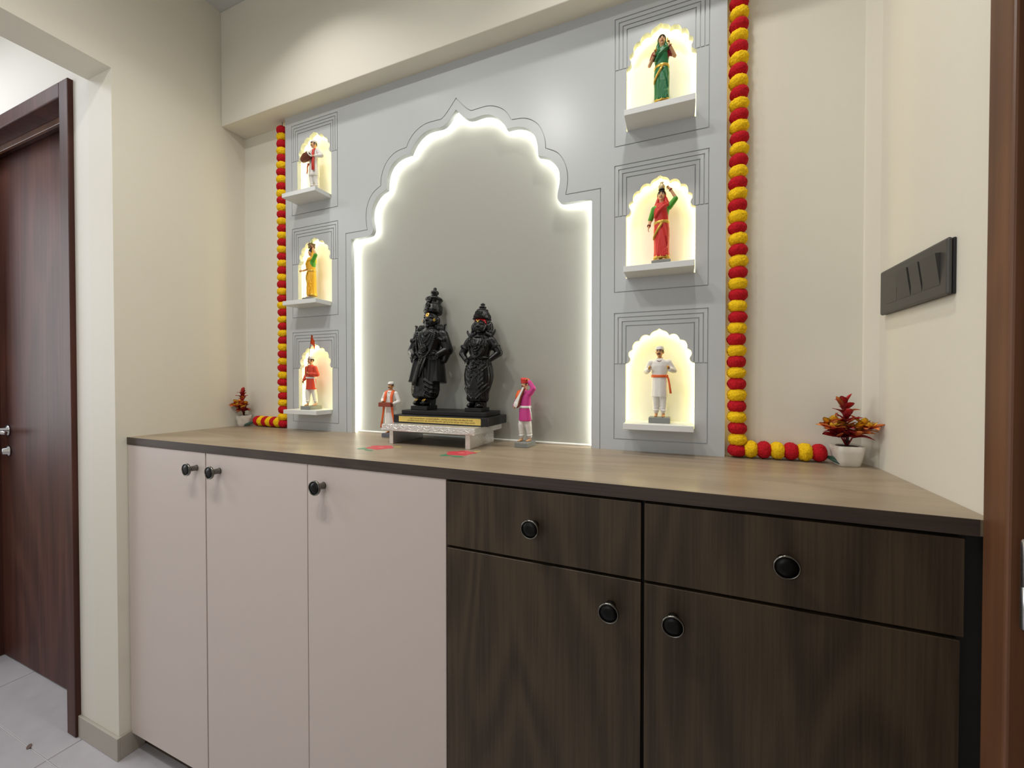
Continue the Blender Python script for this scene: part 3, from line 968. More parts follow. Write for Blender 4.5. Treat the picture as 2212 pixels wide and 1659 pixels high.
for (cx_, cz_, a0) in ((0.1285, 0.0175, 0), (-0.1320, 0.0192, 90), (-0.1320, 0.0048, 180), (0.1310, 0.0040, 270)):
    rr = 0.0035 if a0 == 0 else 0.0006
    for k in range(5):
        a = math.radians(a0 + 90*k/4); pp.append((cx_ + rr*math.cos(a), cz_ + rr*math.sin(a)))
plate(_b, pp, [], -0.0626, -0.0619)
pq = obj('plaque', _b, M_PLAQ, pl)
def text_mesh(body, size, m, parent, loc, rot, width=None, name='lettering'):
    cu = bpy.data.curves.new('txt', 'FONT'); cu.body = body; cu.size = size; cu.align_x = 'CENTER'; cu.align_y = 'CENTER'
    cu.offset = size*0.012
    to = bpy.data.objects.new('txt', cu); COL.objects.link(to)
    dg = bpy.context.evaluated_depsgraph_get()
    me = bpy.data.meshes.new_from_object(to.evaluated_get(dg))
    bpy.data.objects.remove(to, do_unlink=True)
    xs = [v.co.x for v in me.vertices]
    s = width/(max(xs) - min(xs)) if width and xs else 1.0
    for v in me.vertices: v.co.x *= s
    o = obj(name, me, m, parent); o.location = loc; o.rotation_euler = rot
    return o
text_mesh('।। मुखा ते भजन एक विठ्ठलाचे ।। मग मायाजाळी हिंडोलियेना ।। मृगजळीहून माता साचे निवारूना। मनाचे निश्चल होय भवानी।', 0.0052, M_INK, pq, (0.006, -0.0627, 0.0143), (PI/2, 0, 0), 0.205)
text_mesh('भजन कीर्तनी नाचताती कायाले। नाही। ओंगळ वाणी विठ्ठलाविण।। मुखा रामु नामे हेच सर्व सुख। पदोपद श्रीमुख आनंदाची।', 0.0052, M_INK, pq, (0.006, -0.0627, 0.0082), (PI/2, 0, 0), 0.218)

# ================================================================== organic helpers
def ribbon(bm, pts, wid, wdir, th=0.0008, mi=0):
    """flat strip along pts; wdir is the direction of its width (vector, or one per point)"""
    pts = [Vector(p) for p in pts]
    n = len(pts)
    if not hasattr(wid, '__len__'): wid = [wid]*n
    rings = []
    for i, p in enumerate(pts):
        t = (pts[min(i+1, n-1)] - pts[max(i-1, 0)]).normalized()
        w = Vector(wdir[i] if hasattr(wdir[0], '__len__') else wdir)
        w = (w - t*w.dot(t)).normalized()
        nn = t.cross(w)
        a = w*wid[i]*0.5; c = nn*th*0.5
        rings.append([bm.verts.new(p + v) for v in (-a - c, a - c, a + c, -a + c)])
    for A, B in zip(rings, rings[1:]):
        for k in range(4):
            f = bm.faces.new([A[k], A[(k+1) % 4], B[(k+1) % 4], B[k]]); f.material_index = mi
    bm.faces.new(rings[0][::-1]); bm.faces.new(rings[-1])
    return bm

def patch(bm, c, r, az0, az1, el0, el1, nu=16, nv=8, lift=1.03, edge=None):
    """piece of an ellipsoid surface; azimuth 0 looks to -y"""
    V = []
    for j in range(nv + 1):
        row = []
        for i in range(nu + 1):
            u = i/nu; v = j/nv
            az = math.radians(az0 + (az1 - az0)*u)
            e1 = el1; e0 = el0
            if edge: e0, e1 = edge(u)
            el = math.radians(e0 + (e1 - e0)*v)
            row.append(bm.verts.new((c[0] + lift*r[0]*math.cos(el)*math.sin(az), c[1] - lift*r[1]*math.cos(el)*math.cos(az), c[2] + lift*r[2]*math.sin(el))))
        V.append(row)
    fs = []
    for j in range(nv):
        for i in range(nu):
            fs.append(bm.faces.new([V[j][i], V[j][i+1], V[j+1][i+1], V[j+1][i]]))
    bmesh.ops.solidify(bm, geom=fs, thickness=0.0006)
    return bm

def decal(bm, c, r, pts, lift=0.0008):
    """flat painted shape wrapped on the front of an ellipsoid"""
    def s(x, z):
        q = 1 - ((x - c[0])/r[0])**2 - ((z - c[2])/r[2])**2
        return c[1] - r[1]*math.sqrt(max(q, 0.0)) - lift
    cx_ = sum(p[0] for p in pts)/len(pts); cz_ = sum(p[1] for p in pts)/len(pts)
    m = bm.verts.new((cx_, s(cx_, cz_), cz_))
    mid = [bm.verts.new(((p[0]+cx_)/2, s((p[0]+cx_)/2, (p[1]+cz_)/2), (p[1]+cz_)/2)) for p in pts]
    out = [bm.verts.new((p[0], s(*p), p[1])) for p in pts]
    n = len(pts)
    for i in range(n):
        j = (i+1) % n
        bm.faces.new([m, mid[i], mid[j]]); bm.faces.new([mid[i], out[i], out[j], mid[j]])
    bmesh.ops.recalc_face_normals(bm, faces=bm.faces)
    return bm

def beads(bm, pts, r, sub=1):
    for p in pts: ell(bm, p, r, sub=sub)
    return bm

def hand(bm, wrist, d, nrm, s, curl=0.4, side=1, mi=0):
    """palm, four fingers of unequal length and a thumb from the side of the palm; s is the hand length"""
    d = Vector(d).normalized(); nrm = Vector(nrm); nrm = (nrm - d*nrm.dot(d)).normalized()
    sd = d.cross(nrm)*side
    w = Vector(wrist)
    R = Matrix((sd, d, nrm)).transposed()
    ell(bm, w + d*s*0.27, (s*0.22, s*0.30, s*0.10), rot=R.to_quaternion(), sub=2, mi=mi)
    for i, L in enumerate((0.40, 0.47, 0.44, 0.34)):
        b = w + d*s*0.50 + sd*s*(i - 1.5)*0.115
        a1, a2 = curl, curl*2.3
        k = b + (d*math.cos(a1) + nrm*math.sin(a1))*s*L*0.55
        e = k + (d*math.cos(a2) + nrm*math.sin(a2))*s*L*0.5
        cap(bm, b, s*0.062, k, s*0.056, sub=1, mi=mi); cap(bm, k, s*0.056, e, s*0.045, sub=1, mi=mi)
    b = w + d*s*0.16 - sd*s*0.17
    k = b + (d*0.7 - sd*0.75 + nrm*0.25).normalized()*s*0.24
    e = k + (d*1.0 - sd*0.1 + nrm*(0.3 + curl*0.5)).normalized()*s*0.22
    cap(bm, b, s*0.075, k, s*0.062, sub=1, mi=mi); cap(bm, k, s*0.06, e, s*0.05, sub=1, mi=mi)
    return bm

def merge(dst, src, M=None):
    if M is not None: xform(src, M)
    me = bpy.data.meshes.new('t'); src.to_mesh(me); src.free(); dst.from_mesh(me); bpy.data.meshes.remove(me)

# ================================================================== the two black statues
def statue_common(name, label, loc, H, lean, base_w, base_d, base_h):
    g = thing(name, label, 'statue', loc, group='black stone deity statues')
    T_ = Matrix.Translation((0, 0, base_h)) @ Matrix.Rotation(-math.radians(lean), 4, 'X') @ Matrix.Scale(H, 4)
    b = bbox(-base_w/2, base_w/2, -base_d/2, base_d/2, 0, base_h, 0.0012, 2)
    obj('base_block', b, M_BLACKB, g)
    return g, T_

def U(n, f): return [f(i/(n-1)) for i in range(n)]

# --- statue with the tall cylindrical crown
g, T_ = statue_common('deity_statue', 'taller black statue with a tall banded crown and gold forehead mark', (-0.609, -0.0590, 1.0925), 0.3655, 9.0, 0.056, 0.055, 0.012)
b = nb()
fold = lambda a, t: 1 + 0.028*math.sin(16*a) + 0.02*math.sin(7*a + 2*t)
loft(b, [(0, 0, .052, .080, .050), (0, 0, .060, .102, .062), (0, 0, .085, .118, .070), (0, .0, .13, .126, .076), (0, 0, .18, .120, .078), (0, 0, .25, .113, .074), (0, 0, .34, .104, .070), (0, 0, .43, .096, .064)], 64, fold)
# big drooping folds of the lower cloth
for k in range(4):
    z0 = .21 - k*0.035
    tube(b, [(-.005 + .02*k, -.074, z0 + .02), (.045, -.078, z0 - .02), (.090, -.062, z0 - .045), (.118, -.02, z0 - .04)], [.004, .007, .007, .003], 8)
    tube(b, [(-.02, -.075, z0 + .02), (-.06, -.070, z0 - .012), (-.10, -.04, z0 - .025)], [.004, .006, .003], 8)
for i in range(7):
    x = -.045 + i*0.013
    tube(b, [(x*0.5 - .01, -.078, .30), (x - .005, -.080, .17), (x*1.25, -.072, .062)], [.006, .008, .008], 6)
# side flaps of the upper garment
for s in (-1, 1):
    rr = lambda a, t: 1 + 0.07*t*math.sin(9*a + s)
    loft(b, [(s*.120, .012, .190, .052, .066), (s*.118, .012, .205, .052, .066), (s*.108, .010, .30, .044, .060), (s*.094, .006, .40, .034, .052), (s*.085, .0, .445, .026, .045)], 40, rr)
loft(b, [(0, 0, .40, .092, .064), (0, 0, .45, .092, .066), (0, -.003, .50, .104, .072), (0, -.003, .55, .118, .074), (0, 0, .595, .124, .068), (0, 0, .625, .085, .052), (0, 0, .645, .045, .04)], 40)
for s in (-1, 1):
    ell(b, (s*.112, 0, .588), (.046, .048, .042))
    cap(b, (s*.122, .002, .58), .043, (s*.172, .014, .455), .044)
    cap(b, (s*.172, .014, .455), .042, (s*.118, -.040, .408), .028)
    # sleeve hanging under the elbow
    cap(b, (s*.168, .012, .45), .038, (s*.150, .008, .372), .026)
    tube(b, [(s*.122 + .045*math.cos(2*PI*k/14)*0.9, .004 + .046*math.sin(2*PI*k/14), .535 + s*0.02*math.cos(2*PI*k/14)*-1) for k in range(14)], .007, 6, closed=True)
    ell(b, (s*.158, -.035, .535), (.017, .014, .020))
cap(b, (0, 0, .62), .040, (0, -.006, .665), .036)
# head
hb = nb()
ell(hb, (0, -.008, .715), (.056, .056, .066), sub=3); ell(hb, (0, -.018, .685), (.047, .046, .044), sub=3)
ell(hb, (0, -.054, .655), (.015, .012, .013)); cap(hb, (0, -.062, .722), .007, (0, -.071, .698), .0105); 
for s in (-1, 1):
    ell(hb, (s*.010, -.067, .697), (.007, .006, .006)); ell(hb, (s*.026, -.047, .690), (.018, .014, .018))
    ell(hb, (s*.022, -.0565, .722), (.0145, .008, .0075)); tube(hb, [(s*.006, -.062, .736), (s*.022, -.060, .743), (s*.038, -.049, .738)], .0035, 6)
    ell(hb, (s*.057, .002, .705), (.010, .018, .030)); ell(hb, (s*.058, -.002, .668), (.009, .012, .016))
ell(hb, (0, -.0625, .678), (.017, .007, .0045)); ell(hb, (0, -.061, .670), (.013, .007, .0045))
HM = Matrix.Translation((0, -.008, .712)) @ Matrix.Diagonal((1.16, 1.12, 1.10, 1)) @ Matrix.Translation((0, .008, -.715))
merge(b, hb, HM)
# feet on the block, with the support behind them
box(b, -.062, .070, -.010, .062, -.005, .075)
for s in (-1, 1):
    cap(b, (s*.036, -.005, .070), .026, (s*.036, -.020, .025), .024); cap(b, (s*.036, -.020, .018), .022, (s*.038, -.070, .013), .019)
    for k in range(5): ell(b, (s*(.022 + k*.008), -.088 + .003*k*(1 if k > 2 else 0), .010), (.0052, .008, .006))
xform(b, T_)
obj('body', fuse(b, 0.00125, 2), M_BLACK, g, True)
# hands on the hips
for s in (-1, 1):
    b = nb(); hand(b, (s*.118, -.044, .408), (-s*.7, -.25, -.65), (0, -1, 0), .075, 0.35, s); xform(b, T_); obj('hand', b, M_BLACK, g, True)
# crown
b = nb()
rib = lambda a, h: 1 + (0.022*math.sin(34*a) if .797 < h < .835 else 0) + (0.012*math.sin(50*a) if .848 < h < .878 else 0)
lathe(b, [(.058, .764), (.072, .770), (.077, .778), (.075, .784), (.078, .790), (.0775, .796), (.076, .800), (.076, .832), (.073, .838), (.066, .842), (.062, .846), (.060, .850), (.060, .876), (.064, .881), (.072, .886), (.074, .893), (.066, .902), (.050, .911), (.040, .917), (.030, .923), (.024, .931), (.022, .937), (.034, .942), (.036, .954), (.030, .965), (.018, .970), (.013, .976), (.016, .984), (.012, .995), (.002, 1.0)], 72, (0, .008, 0), rmod=rib)
for (z, rr, y) in ((.874, .019, -.060), (.824, .017, -.072)):
    for q in (1.0, .6, .25):
        tube(b, [(rr*q*math.cos(2*PI*k/18), y - .004 + (1-q)*-.004, z + rr*q*math.sin(2*PI*k/18)) for k in range(18)], .0045, 6, closed=True)
ell(b, (0, -.072, .797), (.012, .010, .014)); ell(b, (0, -.070, .852), (.018, .010, .012))
for k in range(30):
    a = 2*PI*k/30; ell(b, (.0765*math.cos(a), .008 + .0765*math.sin(a), .787), .0040, sub=1)
xform(b, T_); obj('crown', b, M_BLACK, g, True)
# fish shaped ear ornaments resting on the shoulders
for s in (-1, 1):
    b = nb()
    cap(b, (s*.048, -.004, .648), .020, (s*.100, -.010, .632), .025); cap(b, (s*.100, -.010, .632), .025, (s*.128, -.012, .628), .011)
    cap(b, (s*.132, -.012, .612), .012, (s*.137, -.012, .660), .010); ell(b, (s*.144, -.012, .664), (.012, .008, .008)); ell(b, (s*.140, -.012, .606), (.013, .008, .009))
    for k in range(4): tube(b, [(s*(.06 + .014*k), -.004 + .026*math.cos(q), .642 + .026*math.sin(q)) for q in [2*PI*i/12 for i in range(12)]], .0035, 5, closed=True)
    xform(b, T_); obj('ear_ornament', b, M_BLACK, g, True)
# necklaces
def chest_y(x, z): return -.003 - .082*math.sqrt(max(0, 1 - (x/.135)**2)) + .012*(z - .5)/.1*(1 if z > .55 else 0)
def u_chain(w, ztop, zlow, n, dy=0.0): return [(w*math.cos(PI*(1 - t)), chest_y(w*math.cos(PI*(1 - t)), ztop - (ztop-zlow)*math.sin(PI*t)) - dy, ztop - (ztop-zlow)*math.sin(PI*t)**0.9) for t in [i/(n-1) for i in range(n)]]
b = nb()
beads(b, u_chain(.088, .592, .375, 46, .004), .0085); beads(b, u_chain(.050, .605, .500, 26, .004), .0062); beads(b, u_chain(.066, .60, .455, 34, .003), .0056)
beads(b, u_chain(.034, .612, .560, 16, .004), .0055)
lathe(b, [(.044, .622), (.052, .628), (.052, .642), (.043, .648)], 28)
xform(b, T_); obj('necklace', b, M_BLACK, g, True)
b = nb()
for q in (.030, .021, .011): tube(b, [(q*math.cos(2*PI*k/20), -.094 - (.03 - q)*.3, .452 + q*math.sin(2*PI*k/20)) for k in range(20)], .0045, 6, closed=True)
for k in range(12): ell(b, (.034*math.cos(2*PI*k/12), -.092, .452 + .034*math.sin(2*PI*k/12)), .006, sub=1)
ell(b, (0, -.098, .452), .010)
xform(b, T_); obj('pendant', b, M_BLACK, g, True)
# belt and sash
b = nb()
loft(b, [(0, -.004, .398, .103, .074), (0, -.004, .408, .107, .078), (0, -.004, .420, .105, .077), (0, -.004, .428, .100, .073)], 48)
ribbon(b, [(-.004, -.088, .395), (-.022, -.094, .30), (-.040, -.098, .20), (-.046, -.098, .15)], [.03, .036, .04, .042], (1, 0, 0), .010)
for k in range(16): ell(b, (-.01 + (-.034)*k/15, -.096 - .006*k/15, .385 - .22*k/15), (.008, .005, .006), sub=1)
ribbon(b, [(.03, -.086, .395), (.015, -.094, .31), (-.015, -.096, .22)], [.02, .026, .02], (1, 0, 0.3), .008)
xform(b, T_); obj('waist_sash', b, M_BLACK, g, True)
# painted marks
b = nb()
HC, HR = (0, -.008, .715), (.056, .056, .066)
tear = [(.000, .706)] + [(.0150*math.cos(a), .741 + .0150*math.sin(a)) for a in [math.radians(-25 + 230*i/16) for i in range(17)]]
decal(b, HC, HR, tear, .004); xform(b, HM); xform(b, T_); obj('forehead_mark', b, M_GOLD, g)
b = nb(); decal(b, HC, HR, [(.0045*math.cos(2*PI*i/10), .743 + .0045*math.sin(2*PI*i/10)) for i in range(10)], .0052); xform(b, HM); xform(b, T_); obj('forehead_dot', b, M_BLACK, g)
for s in (-1, 1):
    b = nb(); tube(b, [(s*.0475 + .003*math.cos(2*PI*k/14)*s, -.0420 + .005*math.cos(2*PI*k/14), .702 + .0085*math.sin(2*PI*k/14)) for k in range(14)], .0024, 6, closed=True)
    xform(b, HM); xform(b, T_); obj('cheek_mark', b, M_GOLD, g, True)
    b = nb(); tube(b, [(s*.037 - .008, -.076, .030), (s*.037 - .008, -.055, .044), (s*.037, -.050, .048), (s*.037 + .008, -.055, .044), (s*.037 + .008, -.076, .030)], .0032, 6)
    xform(b, T_); obj('foot_mark', b, M_GOLD, g, True)

# --- statue with the pointed crown and red forehead
g, T_ = statue_common('deity_statue', 'shorter black statue with a pointed crown and red forehead band', (-0.4345, -0.0560, 1.0925), 0.3010, 6.5, 0.052, 0.052, 0.0105)
b = nb()
def fold2(a, t):
    f = math.cos(a + PI/2)      # 1 at the front
    return 1 + 0.022*math.sin(18*a + 9*t) + (0.02*math.sin(40*a) if f > .86 and t < .5 else 0)
loft(b, [(0, 0, .052, .086, .062), (0, 0, .060, .102, .072), (0, 0, .080, .110, .078), (0, 0, .11, .106, .080), (0, 0, .14, .108, .080), (0, 0, .19, .126, .086), (0, 0, .25, .142, .092), (0, 0, .30, .147, .094), (0, 0, .36, .140, .090), (0, 0, .42, .120, .082), (0, 0, .47, .102, .072)], 72, fold2)
for i in range(9):
    a = (i - 4)/4
    tube(b, [(a*.012, -.094, .265), (a*.045, -.092, .17), (a*.078, -.080 + .02*a*a, .075)], [.003, .0055, .007], 6)
for k in range(7):
    z0 = .42 - k*.042
    for s in (-1, 1):
        tube(b, [(s*.018, -.088, z0 - .10), (s*.070, -.082, z0 - .05), (s*.118, -.045, z0 + .005), (s*.128, .0, z0 + .03)], [.004, .006, .006, .004], 6)
loft(b, [(0, 0, .45, .100, .072), (0, 0, .49, .096, .070), (0, -.004, .54, .108, .078), (0, -.006, .585, .118, .082), (0, -.002, .63, .122, .072), (0, 0, .665, .085, .054), (0, 0, .685, .045, .04)], 40)
for s in (-1, 1):
    ell(b, (s*.052, -.058, .585), (.044, .036, .040)); ell(b, (s*.112, 0, .628), (.044, .046, .042))
    cap(b, (s*.124, 0, .618), .040, (s*.192, .012, .512), .035); cap(b, (s*.192, .012, .512), .034, (s*.128, -.034, .445), .024)
    tube(b, [(s*.155 + .040*math.cos(2*PI*k/14), .004 + .042*math.sin(2*PI*k/14), .562 - s*.02*math.cos(2*PI*k/14)*-1) for k in range(14)], .008, 6, closed=True)
    ell(b, (s*.178, -.032, .575), (.018, .014, .020))
cap(b, (0, 0, .66), .038, (0, -.006, .705), .036)
hb = nb()
ell(hb, (0, -.008, .762), (.060, .058, .070), sub=3); ell(hb, (0, -.018, .730), (.050, .047, .045), sub=3)
ell(hb, (0, -.054, .700), (.015, .012, .013)); cap(hb, (0, -.063, .768), .007, (0, -.073, .744), .011)
for s in (-1, 1):
    ell(hb, (s*.011, -.068, .743), (.008, .006, .006)); ell(hb, (s*.028, -.048, .736), (.019, .015, .018))
    ell(hb, (s*.023, -.0575, .768), (.015, .008, .0075)); tube(hb, [(s*.006, -.064, .782), (s*.023, -.062, .790), (s*.040, -.051, .785)], .0035, 6)
    ell(hb, (s*.072, .018, .745), (.030, .034, .056)); ell(hb, (s*.078, .010, .70), (.024, .026, .03))
ell(hb, (0, -.065, .724), (.017, .007, .0045)); ell(hb, (0, -.063, .716), (.013, .007, .0045))
HM2 = Matrix.Translation((0, -.008, .776)) @ Matrix.Diagonal((1.13, 1.10, 1.13, 1)) @ Matrix.Translation((0, .008, -.762))
merge(b, hb, HM2)
box(b, -.070, .070, -.012, .060, -.005, .066)
for s in (-1, 1):
    cap(b, (s*.045, -.005, .06), .026, (s*.045, -.020, .025), .024); cap(b, (s*.045, -.020, .018), .023, (s*.050, -.072, .014), .020)
    for k in range(5): ell(b, (s*(.034 + k*.008), -.092 + .003*k*(1 if k > 2 else 0), .010), (.0055, .008, .0065))
    for q in (.030, .042): tube(b, [(s*.045 + .028*math.cos(2*PI*k/12), -.014 + .028*math.sin(2*PI*k/12), q) for k in range(12)], .005, 5, closed=True)
xform(b, T_); obj('body', fuse(b, 0.00115, 2), M_BLACK, g, True)
for s in (-1, 1):
    b = nb(); hand(b, (s*.130, -.038, .447), (-s*.75, -.3, -.55), (0, -1, 0), .075, 0.35, s); xform(b, T_); obj('hand', b, M_BLACK, g, True)
b = nb()
rib = lambda a, h: 1 + (0.03*math.sin(26*a) if .846 < h < .870 else 0) + (0.02*math.sin(30*a) if .885 < h < .913 else 0)
lathe(b, [(.066, .828), (.080, .833), (.086, .840), (.083, .847), (.083, .868), (.079, .873), (.076, .880), (.070, .896), (.060, .911), (.051, .919), (.056, .923), (.055, .929), (.040, .936), (.030, .941), (.024, .945), (.034, .950), (.036, .958), (.024, .966), (.017, .969), (.016, .975), (.023, .980), (.021, .987), (.010, .995), (.002, 1.0)], 60, (0, .010, 0), rmod=rib)
for k in range(26):
    a = 2*PI*k/26; ell(b, (.086*math.cos(a), .010 + .086*math.sin(a), .839), .0050, sub=1); ell(b, (.078*math.cos(a), .010 + .078*math.sin(a), .877), .0048, sub=1)
for q in (.030, .019, .008): tube(b, [(q*math.cos(2*PI*k/16), -.078 + (.03 - q)*-.2, .872 + q*math.sin(2*PI*k/16)) for k in range(16)], .006, 6, closed=True)
for s in (-1, 1): ell(b, (s*.034, -.070, .855), (.016, .010, .014)); ell(b, (s*.028, -.060, .892), (.014, .010, .014))
xform(b, T_); obj('crown', b, M_BLACK, g, True)
for s in (-1, 1):
    b = nb()
    cap(b, (s*.060, .0, .700), .022, (s*.112, .004, .676), .020); cap(b, (s*.112, .004, .676), .018, (s*.142, .0, .712), .010); ell(b, (s*.145, .0, .722), (.009, .008, .016))
    for k in range(5): ell(b, (s*(.082 + .004*k), -.018 + .004*k, .72 + .012*k), .010, sub=1)
    xform(b, T_); obj('ear_ornament', b, M_BLACK, g, True)
def chest2(x, z): return -.008 - .088*math.sqrt(max(0, 1 - (x/.14)**2))
def u2(w, zt, zl, n, dy): return [(w*math.cos(PI*(1 - t)), chest2(w*math.cos(PI*(1 - t)), 0) - dy, zt - (zt - zl)*math.sin(PI*t)**0.9) for t in [i/(n-1) for i in range(n)]]
b = nb()
beads(b, u2(.085, .640, .455, 44, .004), .0085); beads(b, u2(.060, .648, .515, 34, .006), .0070); beads(b, u2(.040, .652, .565, 22, .006), .0065)
tube(b, [(.060*math.cos(a), -.004 + .062*math.sin(a), .668 + .010*math.sin(a)) for a in [2*PI*k/28 for k in range(28)]], .009, 8, closed=True)
for k in range(6): ell(b, (0, -.100 + .001*k, .545 - .026*k), (.022 - .002*k, .008, .011), sub=1)
xform(b, T_); obj('necklace', b, M_BLACK, g, True)
b = nb()
loft(b, [(0, -.002, .440, .117, .084), (0, -.002, .450, .121, .088), (0, -.002, .464, .118, .086), (0, -.002, .474, .106, .078)], 48)
for k in range(40):
    a = PI + PI*k/39; ell(b, (.122*math.cos(a), -.002 + .090*math.sin(a), .456), .0075, sub=1)
for k in range(30):
    r_ = random.Random(k); ell(b, (r_.uniform(-.05, .05), -.096 + .004*r_.random(), .43 - .16*k/29), (.013, .006, .010), sub=1)
xform(b, T_); obj('waist_girdle', b, M_BLACK, g, True)
# shawl edge running down the viewer-right side of the chest
b = nb()
for dx in (0, .012, .024): tube(b, [(.058 + dx, -.052 + dx*.3, .655), (.070 + dx*.8, -.078 + dx, .59), (.062 + dx*.7, -.088 + dx, .53), (.050 + dx*.4, -.090 + dx*.6, .46)], .0052, 6)
xform(b, T_); obj('shawl', b, M_BLACK, g, True)
M_VERM = mat('vermilion_paint', srgb(186, 26, 34), 0.25)
b = nb()
patch(b, (0, -.008, .762), (.060, .058, .070), -72, 72, 18, 38, 22, 5, 1.06, edge=lambda u: (30 - 34*(2*abs(u - .5))**2.2, 54))
xform(b, HM2); xform(b, T_); obj('forehead_band', b, M_VERM, g, True)
b = nb(); tube(b, [(.013*math.cos(math.radians(200 + 140*i/10)), -.0705, .800 + .013*math.sin(math.radians(200 + 140*i/10))) for i in range(11)], .0034, 6); ell(b, (0, -.0725, .779), (.005, .004, .005)); xform(b, HM2); xform(b, T_); obj('forehead_moon', b, M_GOLD, g, True)

# ================================================================== painted clay figurines
FH_ = 0.174
M_SKIN = mat('painted_skin', srgb(196, 142, 96), 0.45, spec=0.4)
M_SKINL = mat('painted_fair_skin', srgb(214, 164, 122), 0.45, spec=0.4)
M_HAIR = mat('black_hair_paint', srgb(26, 20, 18), 0.45)
M_CWHITE = mat('white_cloth_paint', srgb(226, 222, 216), 0.55, noise_amt=0.04, noise_scale=60)
M_CORANGE = mat('saffron_cloth_paint', srgb(228, 96, 30), 0.5)
M_CRED = mat('red_cloth_paint', srgb(206, 48, 36), 0.5)
M_CREDS = mat('red_sari_paint', srgb(204, 40, 34), 0.45)
M_CTUN = mat('vermilion_tunic_paint', srgb(206, 62, 34), 0.5)
M_CPINK = mat('magenta_cloth_paint', srgb(196, 56, 134), 0.5)
M_CGREEN = mat('green_sari_paint', srgb(18, 104, 56), 0.45)
M_CBLOUSE = mat('green_blouse_paint', srgb(70, 152, 36), 0.5)
M_CMAROON = mat('maroon_blouse_paint', srgb(128, 24, 32), 0.5)
M_CYEL = mat('yellow_sari_paint', srgb(230, 170, 28), 0.45)
M_BASEG = mat('grey_figurine_base', srgb(128, 130, 126), 0.6)
M_BASED = mat('dark_grey_figurine_base', srgb(92, 92, 100), 0.6)
M_GOLDP = mat('gold_leaf_paint', srgb(214, 172, 70), 0.3, metal=0.4)
M_EYEW = mat('eye_white', srgb(236, 230, 222), 0.4)
M_LIP = mat('lip_paint', srgb(150, 60, 52), 0.45)
M_DRUM = mat('brown_drum_wood', srgb(120, 58, 36), 0.45, noise_amt=0.12, noise_scale=90)
M_BRICK = mat('brick_brown_box', srgb(140, 58, 38), 0.5)
M_POTB = mat('brass_pot', srgb(206, 186, 140), 0.35, metal=0.3)
M_PLANTER = mat('olive_brown_planter', srgb(120, 98, 62), 0.5)
M_TULSI = mat('green_leaf_paint', srgb(60, 130, 60), 0.5)

